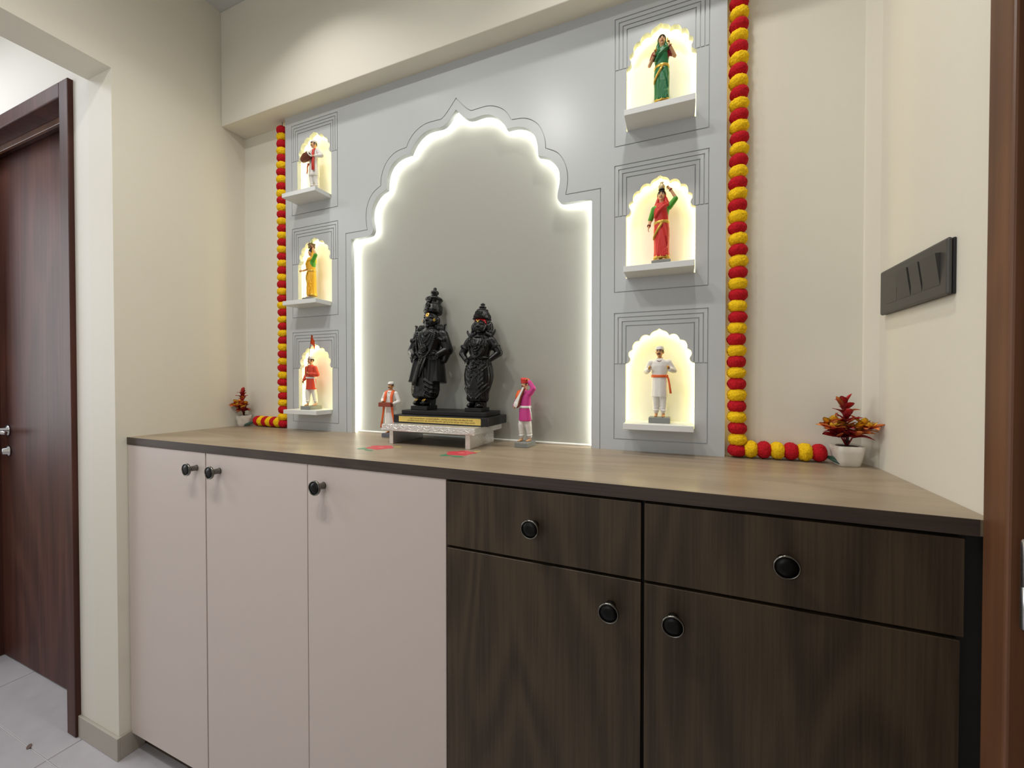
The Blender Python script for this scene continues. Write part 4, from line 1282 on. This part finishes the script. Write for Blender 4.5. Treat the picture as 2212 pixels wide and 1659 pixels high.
class Fig:
    def __init__(s, label, loc, turn=0.0, base=(0.021, 0.027, 0.0128), bm_=None, H=FH_, head_turn=0.0, group='painted clay figurines'):
        s.g = thing('figurine', label, 'figurine', loc, group=group)
        s.bh = base[2]
        obj('base', bbox(-base[0], base[0], -base[1], base[1], 0, base[2], 0.0012, 2), bm_ or M_BASEG, s.g)
        s.T = Matrix.Translation((0, 0, base[2])) @ Matrix.Rotation(turn, 4, 'Z') @ Matrix.Scale(H, 4)
        s.head = Matrix.Translation((0, 0, .84)) @ Matrix.Rotation(head_turn, 4, 'Z') @ Matrix.Translation((0, 0, -.84))
        s.skin = nb(); s.extra = nb()
    def add(s, name, b, m, smooth=True, vox=None, parent=None, it=1):
        xform(b, s.T)
        if vox: b = fuse(b, vox, it)
        return obj(name, b, m, parent or s.g, smooth)
    def face(s, m_skin, moustache=True, woman=False, hair=True):
        """head goes into the skin; features become small painted pieces"""
        h = nb()
        ell(h, (0, -.002, .922), (.050, .056, .066), sub=3); ell(h, (0, -.014, .888), (.040, .042, .044), sub=3)
        ell(h, (0, -.046, .856), (.014, .013, .012)); cap(h, (0, -.055, .925), .006, (0, -.066, .902), .0095)
        for q in (-1, 1):
            ell(h, (q*.051, .004, .908), (.009, .015, .021)); ell(h, (q*.022, -.044, .893), (.016, .014, .016))
        xform(h, s.head)
        me = bpy.data.meshes.new('t'); h.to_mesh(me); h.free(); s.skin.from_mesh(me); bpy.data.meshes.remove(me)
        cap(s.skin, (0, .004, .80), .031, (0, -.002, .870), .029)
    def features(s, body, moustache=True, woman=False):
        for q in (-1, 1):
            b = nb(); ell(b, (q*.0205, -.0515, .924), (.0115, .0050, .0062), sub=2); xform(b, s.head); s.add('eye', b, M_EYEW, parent=body)
            b = nb(); ell(b, (q*.0205, -.0560, .924), (.0056, .0030, .0056), sub=2)
            tube(b, [(q*.009, -.0560, .931), (q*.0205, -.0570, .9335), (q*.033, -.0490, .930)], .0020, 6)
            tube(b, [(q*.007, -.0575, .941), (q*.022, -.0575, .9475), (q*.036, -.0475, .942)], .0032, 6); xform(b, s.head); s.add('brow_and_pupil', b, M_HAIR, parent=body)
        b = nb(); ell(b, (0, -.0545, .8775), (.0145, .0055, .0045)); xform(b, s.head); s.add('lips', b, M_LIP, parent=body)
        if moustache:
            b = nb()
            tube(b, [(-.027, -.044, .882), (-.015, -.0555, .8885), (0, -.0610, .8910), (.015, -.0555, .8885), (.027, -.044, .882)], [.003, .0062, .0050, .0062, .003], 8); xform(b, s.head); s.add('moustache', b, M_HAIR, parent=body)
    def arm(s, side, sh, el, wr, hd, hn, sleeve_to, cloth, r=(.040, .034, .026), hand_s=.085, curl=0.5):
        """side -1 viewer-left, +1 viewer-right; sleeve_to 1 = short, 2 = to the wrist"""
        sh, el, wr = Vector(sh), Vector(el), Vector(wr)
        cap(s.skin, sh, r[0]*.75, el, r[1]*.78); cap(s.skin, el, r[1]*.78, wr, r[2]*.72)
        s.fingers.append((wr, hd, hn, hand_s, curl, side))
        if sleeve_to:
            e = el if sleeve_to > 1 else sh.lerp(el, sleeve_to)
            cap(cloth, sh, r[0]*1.12, e, r[1]*1.18)
        if sleeve_to > 1: cap(cloth, el, r[1]*1.18, el.lerp(wr, .88), r[2]*1.25)
    fingers = None
    def finish_skin(s, m, vox=0.0011):
        xform(s.skin, s.T)
        b = fuse(s.skin, vox, 1)
        h = nb()
        for (wr, hd, hn, hs, cu, sd) in s.fingers: hand(h, wr, hd, hn, hs, cu, sd)
        xform(h, s.T)
        me = bpy.data.meshes.new('t'); h.to_mesh(me); h.free(); b.from_mesh(me); bpy.data.meshes.remove(me)
        return obj('body', b, m, s.g, True)

def feet(F, lx, ly, rx, ry, yaw=0.0):
    for (x, y) in ((lx, ly), (rx, ry)):
        cap(F.skin, (x, y + .018, .075), .022, (x, y + .015, .030), .022)
        cap(F.skin, (x, y + .015, .021), .021, (x, y - .040, .015), .017)
        for k in range(5): ell(F.skin, (x - .018 + k*.009, y - .060 - (.004 if 0 < k < 3 else 0), .011), (.0055, .010, .008), sub=1)

def man(label, loc, kurta, pants, arms, turn=0, head_turn=0, stride=.0, hem=.30, base=(0.021, 0.027, 0.0128), base_m=None, capm=None, skin=None, hemw=1.0, beads_=True, H=FH_):
    F = Fig(label, loc, turn, base, base_m, H, head_turn)
    F.fingers = []
    skin = skin or M_SKIN
    ell(F.skin, (0, 0, .66), (.085, .055, .16))
    F.face(skin)
    lx, rx = -.048, .050
    ly, ry = -stride, stride
    for x, y in ((lx, ly), (rx, ry)):
        cap(F.skin, (x, 0, .46), .045, (x, y*.6, .26), .036); cap(F.skin, (x, y*.6, .26), .034, (x, y + .018, .07), .022)
    feet(F, lx, ly, rx, ry)
    # trousers
    p = nb()
    for x, y in ((lx, ly), (rx, ry)):
        cap(p, (x*.9, 0, .47), .050, (x, y*.6 - .004, .27), .055); cap(p, (x, y*.6 - .004, .27), .055, (x, y + .016, .080), .036)
        for k in range(5): tube(p, [(x + .046*math.cos(a)*(1 - k*.06), y*(.9 - k*.05) + .010 + .044*math.sin(a)*(1 - k*.06), .105 + k*.034 + .012*math.sin(a + k)) for a in [2*PI*i/12 for i in range(12)]], .006, 5, closed=True)
    F.add('trousers', p, pants, vox=.0012)
    # long shirt
    c = nb()
    rp = lambda a, t: 1 + (.025*math.sin(9*a + 1) + .015*math.sin(17*a))*(1 - t)**1.2
    loft(c, [(0, 0, hem, .112*hemw, .088*hemw), (0, 0, hem + .02, .112*hemw, .088*hemw), (0, 0, .42, .108*hemw, .084*hemw), (0, 0, .50, .106, .080), (0, 0, .575, .103, .074), (0, -.002, .65, .110, .076), (0, -.002, .72, .118, .074), (0, 0, .775, .118, .064), (0, 0, .805, .080, .050), (0, 0, .825, .045, .042)], 40, rp)
    for sd in (-1, 1): ell(c, (sd*.106, 0, .768), (.044, .046, .042))
    for A in arms: F.arm(*A[:6], A[6] if len(A) > 6 else 2, c, curl=A[7] if len(A) > 7 else .5)
    F.add('shirt', c, kurta, vox=.0012)
    body = F.finish_skin(skin)
    F.features(body)
    # hair and cap
    h = nb(); patch(h, (0, .002, .918), (.0515, .056, .067), 62, 298, -18, 62, 24, 8, 1.03); xform(h, F.head); F.add('hair', h, M_HAIR)
    if capm:
        h = nb()
        loft(h, [(0, .002, .945, .0545, .0600), (0, .002, .952, .0565, .062), (0, .004, .975, .0545, .0600), (0, .006, .990, .046, .052), (0, .008, .999, .026, .034)], 32)
        tube(h, [(.0565*math.cos(a), .002 + .062*math.sin(a), .952) for a in [2*PI*i/32 for i in range(32)]], .005, 6, closed=True)
        xform(h, F.head); F.add('cap', h, capm)
    if beads_:
        n_ = nb(); beads(n_, [(.043*math.cos(a), -.006 + .060*math.sin(a)*(1.0 if math.sin(a) < 0 else .6), .812 + .028*math.sin(a)) for a in [2*PI*i/22 for i in range(22)]], .0065); F.add('bead_necklace', n_, M_DRUM)
    return F

def sash(F, z, m, tail_x=None, tail_to=.36, tail_y=-.05, w=.036, r=(.112, .082)):
    b = nb()
    loft(b, [(0, -.001, z - w/2, r[0], r[1]), (0, -.001, z - w/4, r[0]*1.03, r[1]*1.04), (0, -.001, z + w/4, r[0]*1.02, r[1]*1.03), (0, -.001, z + w/2, r[0]*.99, r[1])], 40)
    if tail_x:
        s = 1 if tail_x > 0 else -1
        ell(b, (tail_x*.82, tail_y, z), (.018, .016, .020))
        ribbon(b, [(tail_x*.86, tail_y, z), (tail_x, tail_y*1.1, z - .05), (tail_x*1.10, tail_y*1.15, (z + tail_to)/2), (tail_x*1.22, tail_y*1.1, tail_to)], [.026, .030, .030, .040], (s*.6, -.8, 0), .012)
    F.add('waist_sash', b, m)

# right bottom niche: white shirt, saffron sash, small cymbals
zt = SHZ['Rb']
F = man('white shirted figurine with saffron sash and white cap in the lowest right niche', (.0450, -.0130, zt), M_CWHITE, M_CWHITE,
        [(-1, (-.118, 0, .765), (-.182, .010, .640), (-.135, -.085, .660), (.15, -.35, .9), (.95, -.3, 0), 2, .9), (1, (.118, 0, .765), (.186, .010, .650), (.140, -.080, .668), (-.1, -.45, .9), (-.95, -.3, 0), 2, .9)],
        turn=-.10, head_turn=-.12, hem=.285, base=(.0245, .020, .0138), capm=M_CWHITE, base_m=M_BASEG)
sash(F, .575, M_CORANGE, .125, .335)
for s in (-1, 1):
    b = nb(); lathe(b, [(.006, -.010), (.026, -.006), (.030, 0), (.028, .003), (.004, .004)], 20, (s*.120, -.100, .695), 'x'); F.add('hand_cymbal', b, M_GOLDP)

# left bottom niche: vermilion tunic and flag
zt = SHZ['Lb']
F = man('flag bearing figurine in vermilion tunic and white cap in the lowest left niche', (-1.1120, -.0165, zt), M_CTUN, M_CWHITE,
        [(-1, (-.112, 0, .765), (-.150, .020, .620), (-.150, -.050, .520), (-.1, -.35, -.9), (1, 0, 0), 2, .4), (1, (.115, 0, .765), (.165, .015, .625), (.080, -.100, .650), (-.8, -.5, .15), (0, 0, 1), 2, 1.2)],
        turn=-.05, head_turn=-.25, stride=.055, hem=.33, capm=M_CWHITE, skin=M_SKINL)
sash(F, .565, M_CWHITE, .138, .36, -.025)
b = nb(); tube(b, [(.035, -.128, .600), (.060, -.118, .80), (.098, -.108, 1.08), (.140, -.098, 1.42)], .0055, 8); F.add('flag_pole', b, M_DRUM)
b = nb()
for s0 in (1,):
    rows = []
    for i in range(9):
        t = i/8; zt_ = 1.415 - .02*t - .10*t*t; zb_ = 1.245 - .035*t - .02*math.sin(6*t)
        if t > .6: zb_ -= (t - .6)*.28
        yy = -.098 + .012*math.sin(7*t)
        x = .139 + .085*t
        rows.append([b.verts.new((x - (1 - k/4)*0 - .018*(k/4)*(1 - t), yy + .004*math.sin(5*t + k), zt_ + (zb_ - zt_)*k/4)) for k in range(5)])
    fs = []
    for A, B in zip(rows, rows[1:]):
        for k in range(4): fs.append(b.faces.new([A[k], A[k+1], B[k+1], B[k]]))
    bmesh.ops.solidify(b, geom=fs, thickness=.006)
F.add('flag', b, M_CORANGE)

# left top niche: drummer
zt = SHZ['Lt']
F = man('drummer figurine with barrel drum and red scarf in the top left niche', (-1.0900, -.0180, zt), M_CWHITE, M_CWHITE,
        [(-1, (-.112, 0, .765), (-.175, -.010, .650), (-.135, -.095, .600), (.3, -.3, -.6), (1, 0, 0), 2, .5), (1, (.115, 0, .765), (.195, .015, .665), (.130, -.075, .630), (-.75, -.4, .1), (-1, 0, 0), 2, .5)],
        turn=-.06, head_turn=-.25, stride=.02, hem=.28, capm=M_CWHITE, skin=M_SKINL, hemw=1.02, beads_=False)
b = nb()
lathe(b, [(.046, -.125), (.062, -.09), (.072, -.02), (.070, .04), (.060, .095), (.058, .105)], 28)
D_ = Matrix.Translation((-.035, -.150, .610)) @ Matrix.Rotation(math.radians(22), 4, 'Y').inverted() @ Matrix.Rotation(math.radians(90), 4, 'Y')
xform(b, D_); dr = F.add('drum', b, M_DRUM)
for (z_, r_, m_) in ((.108, .057, M_CWHITE), (.1105, .022, M_HAIR), (-.128, .044, M_CWHITE)):
    b = nb(); lathe(b, [(r_, z_ - .004), (r_*1.04, z_), (r_*.9, z_ + .003)], 28); xform(b, D_); F.add('drum_skin', b, m_, parent=dr)
b = nb()
for k in range(14):
    a = 2*PI*k/14; tube(b, [(.047*math.cos(a), .047*math.sin(a), -.122), (.0735*math.cos(a), .0735*math.sin(a), 0), (.061*math.cos(a), .061*math.sin(a), .10)], .0026, 5)
xform(b, D_); F.add('drum_cord', b, M_HAIR, parent=dr)
b = nb()
ribbon(b, [(.035, .035, .818), (.060, -.030, .812), (.070, -.074, .76), (.072, -.088, .66), (.078, -.092, .52), (.086, -.095, .36)], [.036, .04, .042, .044, .046, .048], [(1, .3, 0)]*6, .012)
ribbon(b, [(.035, .035, .818), (-.040, .030, .815), (-.062, -.03, .80), (-.062, -.070, .74), (-.064, -.084, .62)], .036, [(1, 0, 0)]*5, .012)
F.add('scarf', b, M_CRED)
b = nb(); ribbon(b, [(-.085, -.06, .53), (-.108, -.070, .46), (-.112, -.066, .40), (-.130, -.064, .34)], [.03, .04, .045, .02], (.7, -.7, 0), .014); ell(b, (-.090, -.058, .52), (.022, .02, .024)); F.add('drum_tassel', b, M_CORANGE)

# beside the stool, left: saffron scarf and shallow box
F = man('white robed figurine with saffron scarf holding a brown box left of the stool', (-.7560, -.0270, 1.0), M_CWHITE, M_CWHITE,
        [(-1, (-.115, 0, .765), (-.180, -.010, .640), (-.125, -.085, .610), (.5, -.5, -.1), (0, 0, 1), 2, .5), (1, (.115, 0, .765), (.190, -.005, .610), (.125, -.095, .575), (-.5, -.5, -.1), (0, 0, 1), 2, .6)],
        turn=.05, head_turn=-.15, stride=.03, hem=.16, capm=M_CWHITE, hemw=1.12, base_m=M_BASED, base=(.019, .023, .0128), H=.162)
b = nb(); box(b, -.165, .115, -.175, -.100, .515, .590, .004, 2); bx = F.add('wooden_box', b, M_BRICK, smooth=False)
b = nb(); box(b, -.160, .110, -.170, -.105, .588, .598, .003, 1); F.add('box_lid', b, M_DRUM, smooth=False, parent=bx)
b = nb()
for s in (-1, 1):
    ribbon(b, [(s*.020, .045, .822), (s*.055, .010, .825), (s*.075, -.055, .795), (s*.070, -.085, .70), (s*.085, -.100, .58), (s*.105, -.102, .40), (s*.135, -.098, .25), (s*.155, -.09, .10)], [.04, .05, .052, .05, .045, .036, .034, .05], [(1, .3, 0)]*8, .012)
F.add('scarf', b, M_CORANGE)

# beside the stool, right: magenta shirt, red turban and lute
F = man('magenta shirted figurine in red turban with white lute right of the stool', (-.2990, -.0350, 1.0), M_CPINK, M_CWHITE,
        [(-1, (-.112, 0, .765), (-.160, -.020, .640), (-.155, -.090, .560), (.3, -.5, -.3), (1, 0, 0), 2, .8), (1, (.112, .006, .775), (.178, .010, .850), (.100, -.010, .965), (-.7, -.1, .6), (-.4, -1, 0), 2, .9)],
        turn=-.42, head_turn=-.12, stride=.045, hem=.33, base=(.0185, .032, .0128), base_m=M_BASEG, skin=M_SKINL, H=.170)
sash(F, .555, M_CWHITE, .136, .36, -.015)
h = nb()
for k in range(4):
    tube(h, [((.052 + .004*math.sin(k))*math.cos(a), .004 + (.056 + .003*k)*math.sin(a), .955 + .014*k + .012*math.sin(a + k*1.6)) for a in [2*PI*i/26 for i in range(26)]], .017 - .001*k, 8, closed=True)
ell(h, (0, .008, .985), (.050, .054, .028)); ell(h, (.040, .040, .93), (.02, .02, .035)); xform(h, F.head); F.add('turban', h, M_CRED, vox=.0012)
b = nb()
LP = [(-.095, -.130, .560), (-.075, -.128, .600), (-.045, -.122, .665), (-.010, -.112, .735), (.030, -.098, .815), (.055, -.090, .865)]
ribbon(b, LP, [.060, .082, .062, .036, .030, .030], (.8, 0, -.6), .022)
lu = F.add('lute', b, M_CWHITE, smooth=False)
ell_b = nb(); ell(ell_b, (-.078, -.132, .592), (.046, .012, .050)); F.add('lute_bowl', ell_b, M_CWHITE, parent=lu)
b = nb(); ribbon(b, [(x + .010, y + .016, z - .008) for x, y, z in LP], [.066, .090, .068, .042, .034, .034], (.8, 0, -.6), .018); F.add('lute_back', b, M_BRICK, smooth=False, parent=lu)
b = nb(); ribbon(b, [(-.03, .055, .80), (-.075, .02, .828), (-.095, -.045, .80), (-.100, -.078, .72), (-.108, -.072, .64)], [.05, .06, .06, .06, .05], [(1, .2, 0)]*5, .014); F.add('shoulder_cloth', b, M_CORANGE)

# ---------------------------------------------------------------- women in saris
def woman(label, loc, sari, blouse, arms, turn=0, head_turn=0, base=(0.0215, 0.023, 0.0128), sleeve=.92, H=FH_):
    F = Fig(label, loc, turn, base, M_BASEG, H, head_turn)
    F.fingers = []
    ell(F.skin, (0, 0, .66), (.080, .052, .15))
    F.face(M_SKINL)
    for x in (-.035, .035): cap(F.skin, (x, 0, .45), .05, (x, 0, .08), .026)
    feet(F, -.036, -.045, .036, -.040)
    bl = nb()
    loft(bl, [(0, 0, .60, .088, .066), (0, -.004, .68, .100, .076), (0, -.002, .75, .104, .068), (0, 0, .79, .080, .050)], 32)
    for A in arms: F.arm(*A[:6], sleeve, bl, r=(.036, .030, .024), hand_s=.078, curl=A[6] if len(A) > 6 else .5)
    F.add('blouse', bl, blouse, vox=.0012)
    k = nb()
    rp = lambda a, t: 1 + (.03*math.sin(11*a + 3*t) + .022*math.sin(19*a + 1))*(1 - t)
    loft(k, [(0, .004, .045, .104, .088), (0, .004, .060, .106, .090), (0, .004, .14, .100, .084), (0, .002, .25, .100, .082), (0, 0, .36, .104, .082), (0, 0, .45, .104, .080), (0, 0, .52, .096, .074), (0, 0, .58, .088, .068)], 64, rp)
    for i in range(6):
        x = -.02 + i*.012
        tube(k, [(-.02 + .2*x, -.080, .50), (x*1.2, -.086, .32), (x*2.2, -.086, .06)], [.004, .007, .008], 6)
    tube(k, [(.04, -.072, .50), (.075, -.07, .36), (.085, -.06, .22), (.06, -.08, .10)], .008, 6)
    tube(k, [(-.03, -.076, .50), (.03, -.086, .38), (.095, -.045, .28)], .008, 6)
    # drape across the chest up over the head
    loft(k, [(0, -.002, .56, .090, .070), (-.002, -.004, .62, .092, .074), (-.006, -.008, .68, .098, .082), (-.004, -.006, .73, .096, .076), (0, 0, .775, .085, .062), (0, .006, .81, .062, .056)], 40)
    tube(k, [(.085, -.03, .77), (.04, -.078, .74), (-.03, -.088, .68), (-.085, -.06, .60)], [.026, .024, .026, .02], 8)
    tube(k, [(.060, -.03, .80), (.02, -.066, .78), (-.03, -.080, .72)], [.02, .02, .02], 8)
    hd = nb()
    ell(hd, (0, .016, .920), (.062, .058, .084), sub=3)
    cap(hd, (-.048, .020, .87), .026, (-.075, .020, .775), .034); cap(hd, (.048, .014, .87), .028, (.072, .008, .775), .036); cap(hd, (0, .04, .87), .04, (0, .035, .74), .06)
    xform(hd, F.head)
    me = bpy.data.meshes.new('t'); hd.to_mesh(me); hd.free(); k.from_mesh(me); bpy.data.meshes.remove(me)
    F.add('sari', k, sari, vox=.0012)
    body = F.finish_skin(M_SKINL)
    F.features(body, moustache=False)
    h = nb(); patch(h, (0, -.002, .924), (.0535, .0575, .070), -88, 88, 20, 80, 22, 8, 1.04, edge=lambda u: (26 - 70*abs(u - .5)**1.5*2 if True else 0, 84)); xform(h, F.head); F.add('hair', h, M_HAIR)
    b = nb(); loft(b, [(0, 0, .516, .100, .078), (0, 0, .522, .1035, .0815), (0, 0, .552, .1005, .0785), (0, 0, .558, .097, .076)], 44); F.add('gold_belt', b, M_GOLDP)
    b = nb(); loft(b, [(0, .004, .040, .108, .092), (0, .004, .046, .111, .095), (0, .004, .074, .107, .091), (0, .004, .080, .103, .087)], 48, lambda a, t: 1 + .02*math.sin(11*a) + .012*math.sin(19*a + 1)); F.add('gold_hem', b, M_GOLDP)
    b = nb(); ribbon(b, [(.015, -.0895, .520), (-.020, -.093, .46), (-.060, -.086, .395), (-.092, -.062, .335), (-.102, -.045, .30)], [.030, .032, .032, .028, .012], (.8, 0, .6), .010); F.add('gold_border', b, M_GOLDP)
    return F
def bangles(F, pts):
    b = nb()
    for (p, d) in pts:
        p = Vector(p); d = Vector(d).normalized(); u = d.orthogonal().normalized(); v = d.cross(u)
        for o_ in (0, .010): tube(b, [p + d*o_ + (u*math.cos(a) + v*math.sin(a))*.0225 for a in [2*PI*i/14 for i in range(14)]], .0036, 6, closed=True)
    F.add('bangles', b, M_CMAROON)

zt = SHZ['Rt']
F = woman('green sari figurine with raised hands and cymbals in the top right niche', (.0470, -.0240, zt), M_CGREEN, M_CMAROON,
          [(-1, (-.100, 0, .745), (-.165, -.010, .600), (-.098, -.090, .690), (.1, -.3, .95), (1, -.4, 0), .8), (1, (.100, 0, .745), (.172, -.005, .660), (.100, -.085, .775), (-.15, -.2, .97), (-1, -.4, 0), .8)], turn=.05, head_turn=.05, H=.170, sleeve=.45)
bangles(F, [((-.106, -.080, .675), (.4, -.5, .6)), ((.110, -.075, .765), (-.5, -.5, .7))])
for s, z in ((-1, .735), (1, .825)):
    b = nb(); lathe(b, [(.005, -.010), (.024, -.006), (.029, 0), (.027, .003), (.004, .004)], 20, (s*.075, -.112, z), 'x'); F.add('hand_cymbal', b, M_GOLDP)

zt = SHZ['Rm']
F = woman('red sari figurine balancing a water pot in the middle right niche', (.0480, -.0215, zt), M_CREDS, M_CBLOUSE,
          [(-1, (-.100, 0, .745), (-.150, .010, .600), (-.165, -.030, .495), (-.15, -.3, -.9), (1, 0, 0), .3), (1, (.100, 0, .745), (.185, .000, .850), (.110, -.020, .985), (-.7, 0, .65), (0, -1, 0), .9)], turn=-.05, head_turn=-.05)
bangles(F, [((-.163, -.022, .52), (-.2, -.3, -.9)), ((.120, -.018, .965), (-.6, 0, .8))])
b = nb(); lathe(b, [(.026, .995), (.038, 1.005), (.046, 1.030), (.040, 1.055), (.024, 1.070), (.020, 1.085), (.028, 1.098), (.022, 1.099), (.016, 1.085)], 28); F.add('water_pot', b, M_POTB)
b = nb(); tube(b, [(.034*math.cos(a), .034*math.sin(a), .998) for a in [2*PI*i/20 for i in range(20)]], .010, 8, closed=True); F.add('head_ring', b, M_HAIR)

zt = SHZ['Lm']
F = woman('yellow sari figurine carrying a planter on her head in the middle left niche', (-1.1040, -.0180, zt), M_CYEL, M_CBLOUSE,
          [(-1, (-.100, 0, .745), (-.125, -.040, .600), (-.110, -.140, .545), (-.05, -.9, -.3), (1, 0, 0), .4), (1, (.100, 0, .745), (.180, .020, .845), (.085, -.010, 1.005), (-.6, -.1, .75), (-.3, -1, 0), .6)], turn=-.42, head_turn=-.1)
bangles(F, [((.095, -.008, .985), (-.6, -.1, .8))])
b = nb(); box(b, -.052, .052, -.050, .054, .998, 1.085, .004, 2); box(b, -.058, .058, -.056, .060, 1.070, 1.092, .004, 2); pt = F.add('planter', b, M_PLANTER, smooth=False)
b = nb()
for (dx, dy, dz, w) in ((0.0, 0, .125, .026), (-.045, .0, .055, .014), (.018, .02, .075, .016)):
    ribbon(b, [(0, 0, 1.088), (dx*.4, dy*.4, 1.088 + dz*.45), (dx, dy, 1.088 + dz)], [.006, w, .003], (.8, -.6, 0), .004)
F.add('plant_sprig', b, M_TULSI, parent=pt)
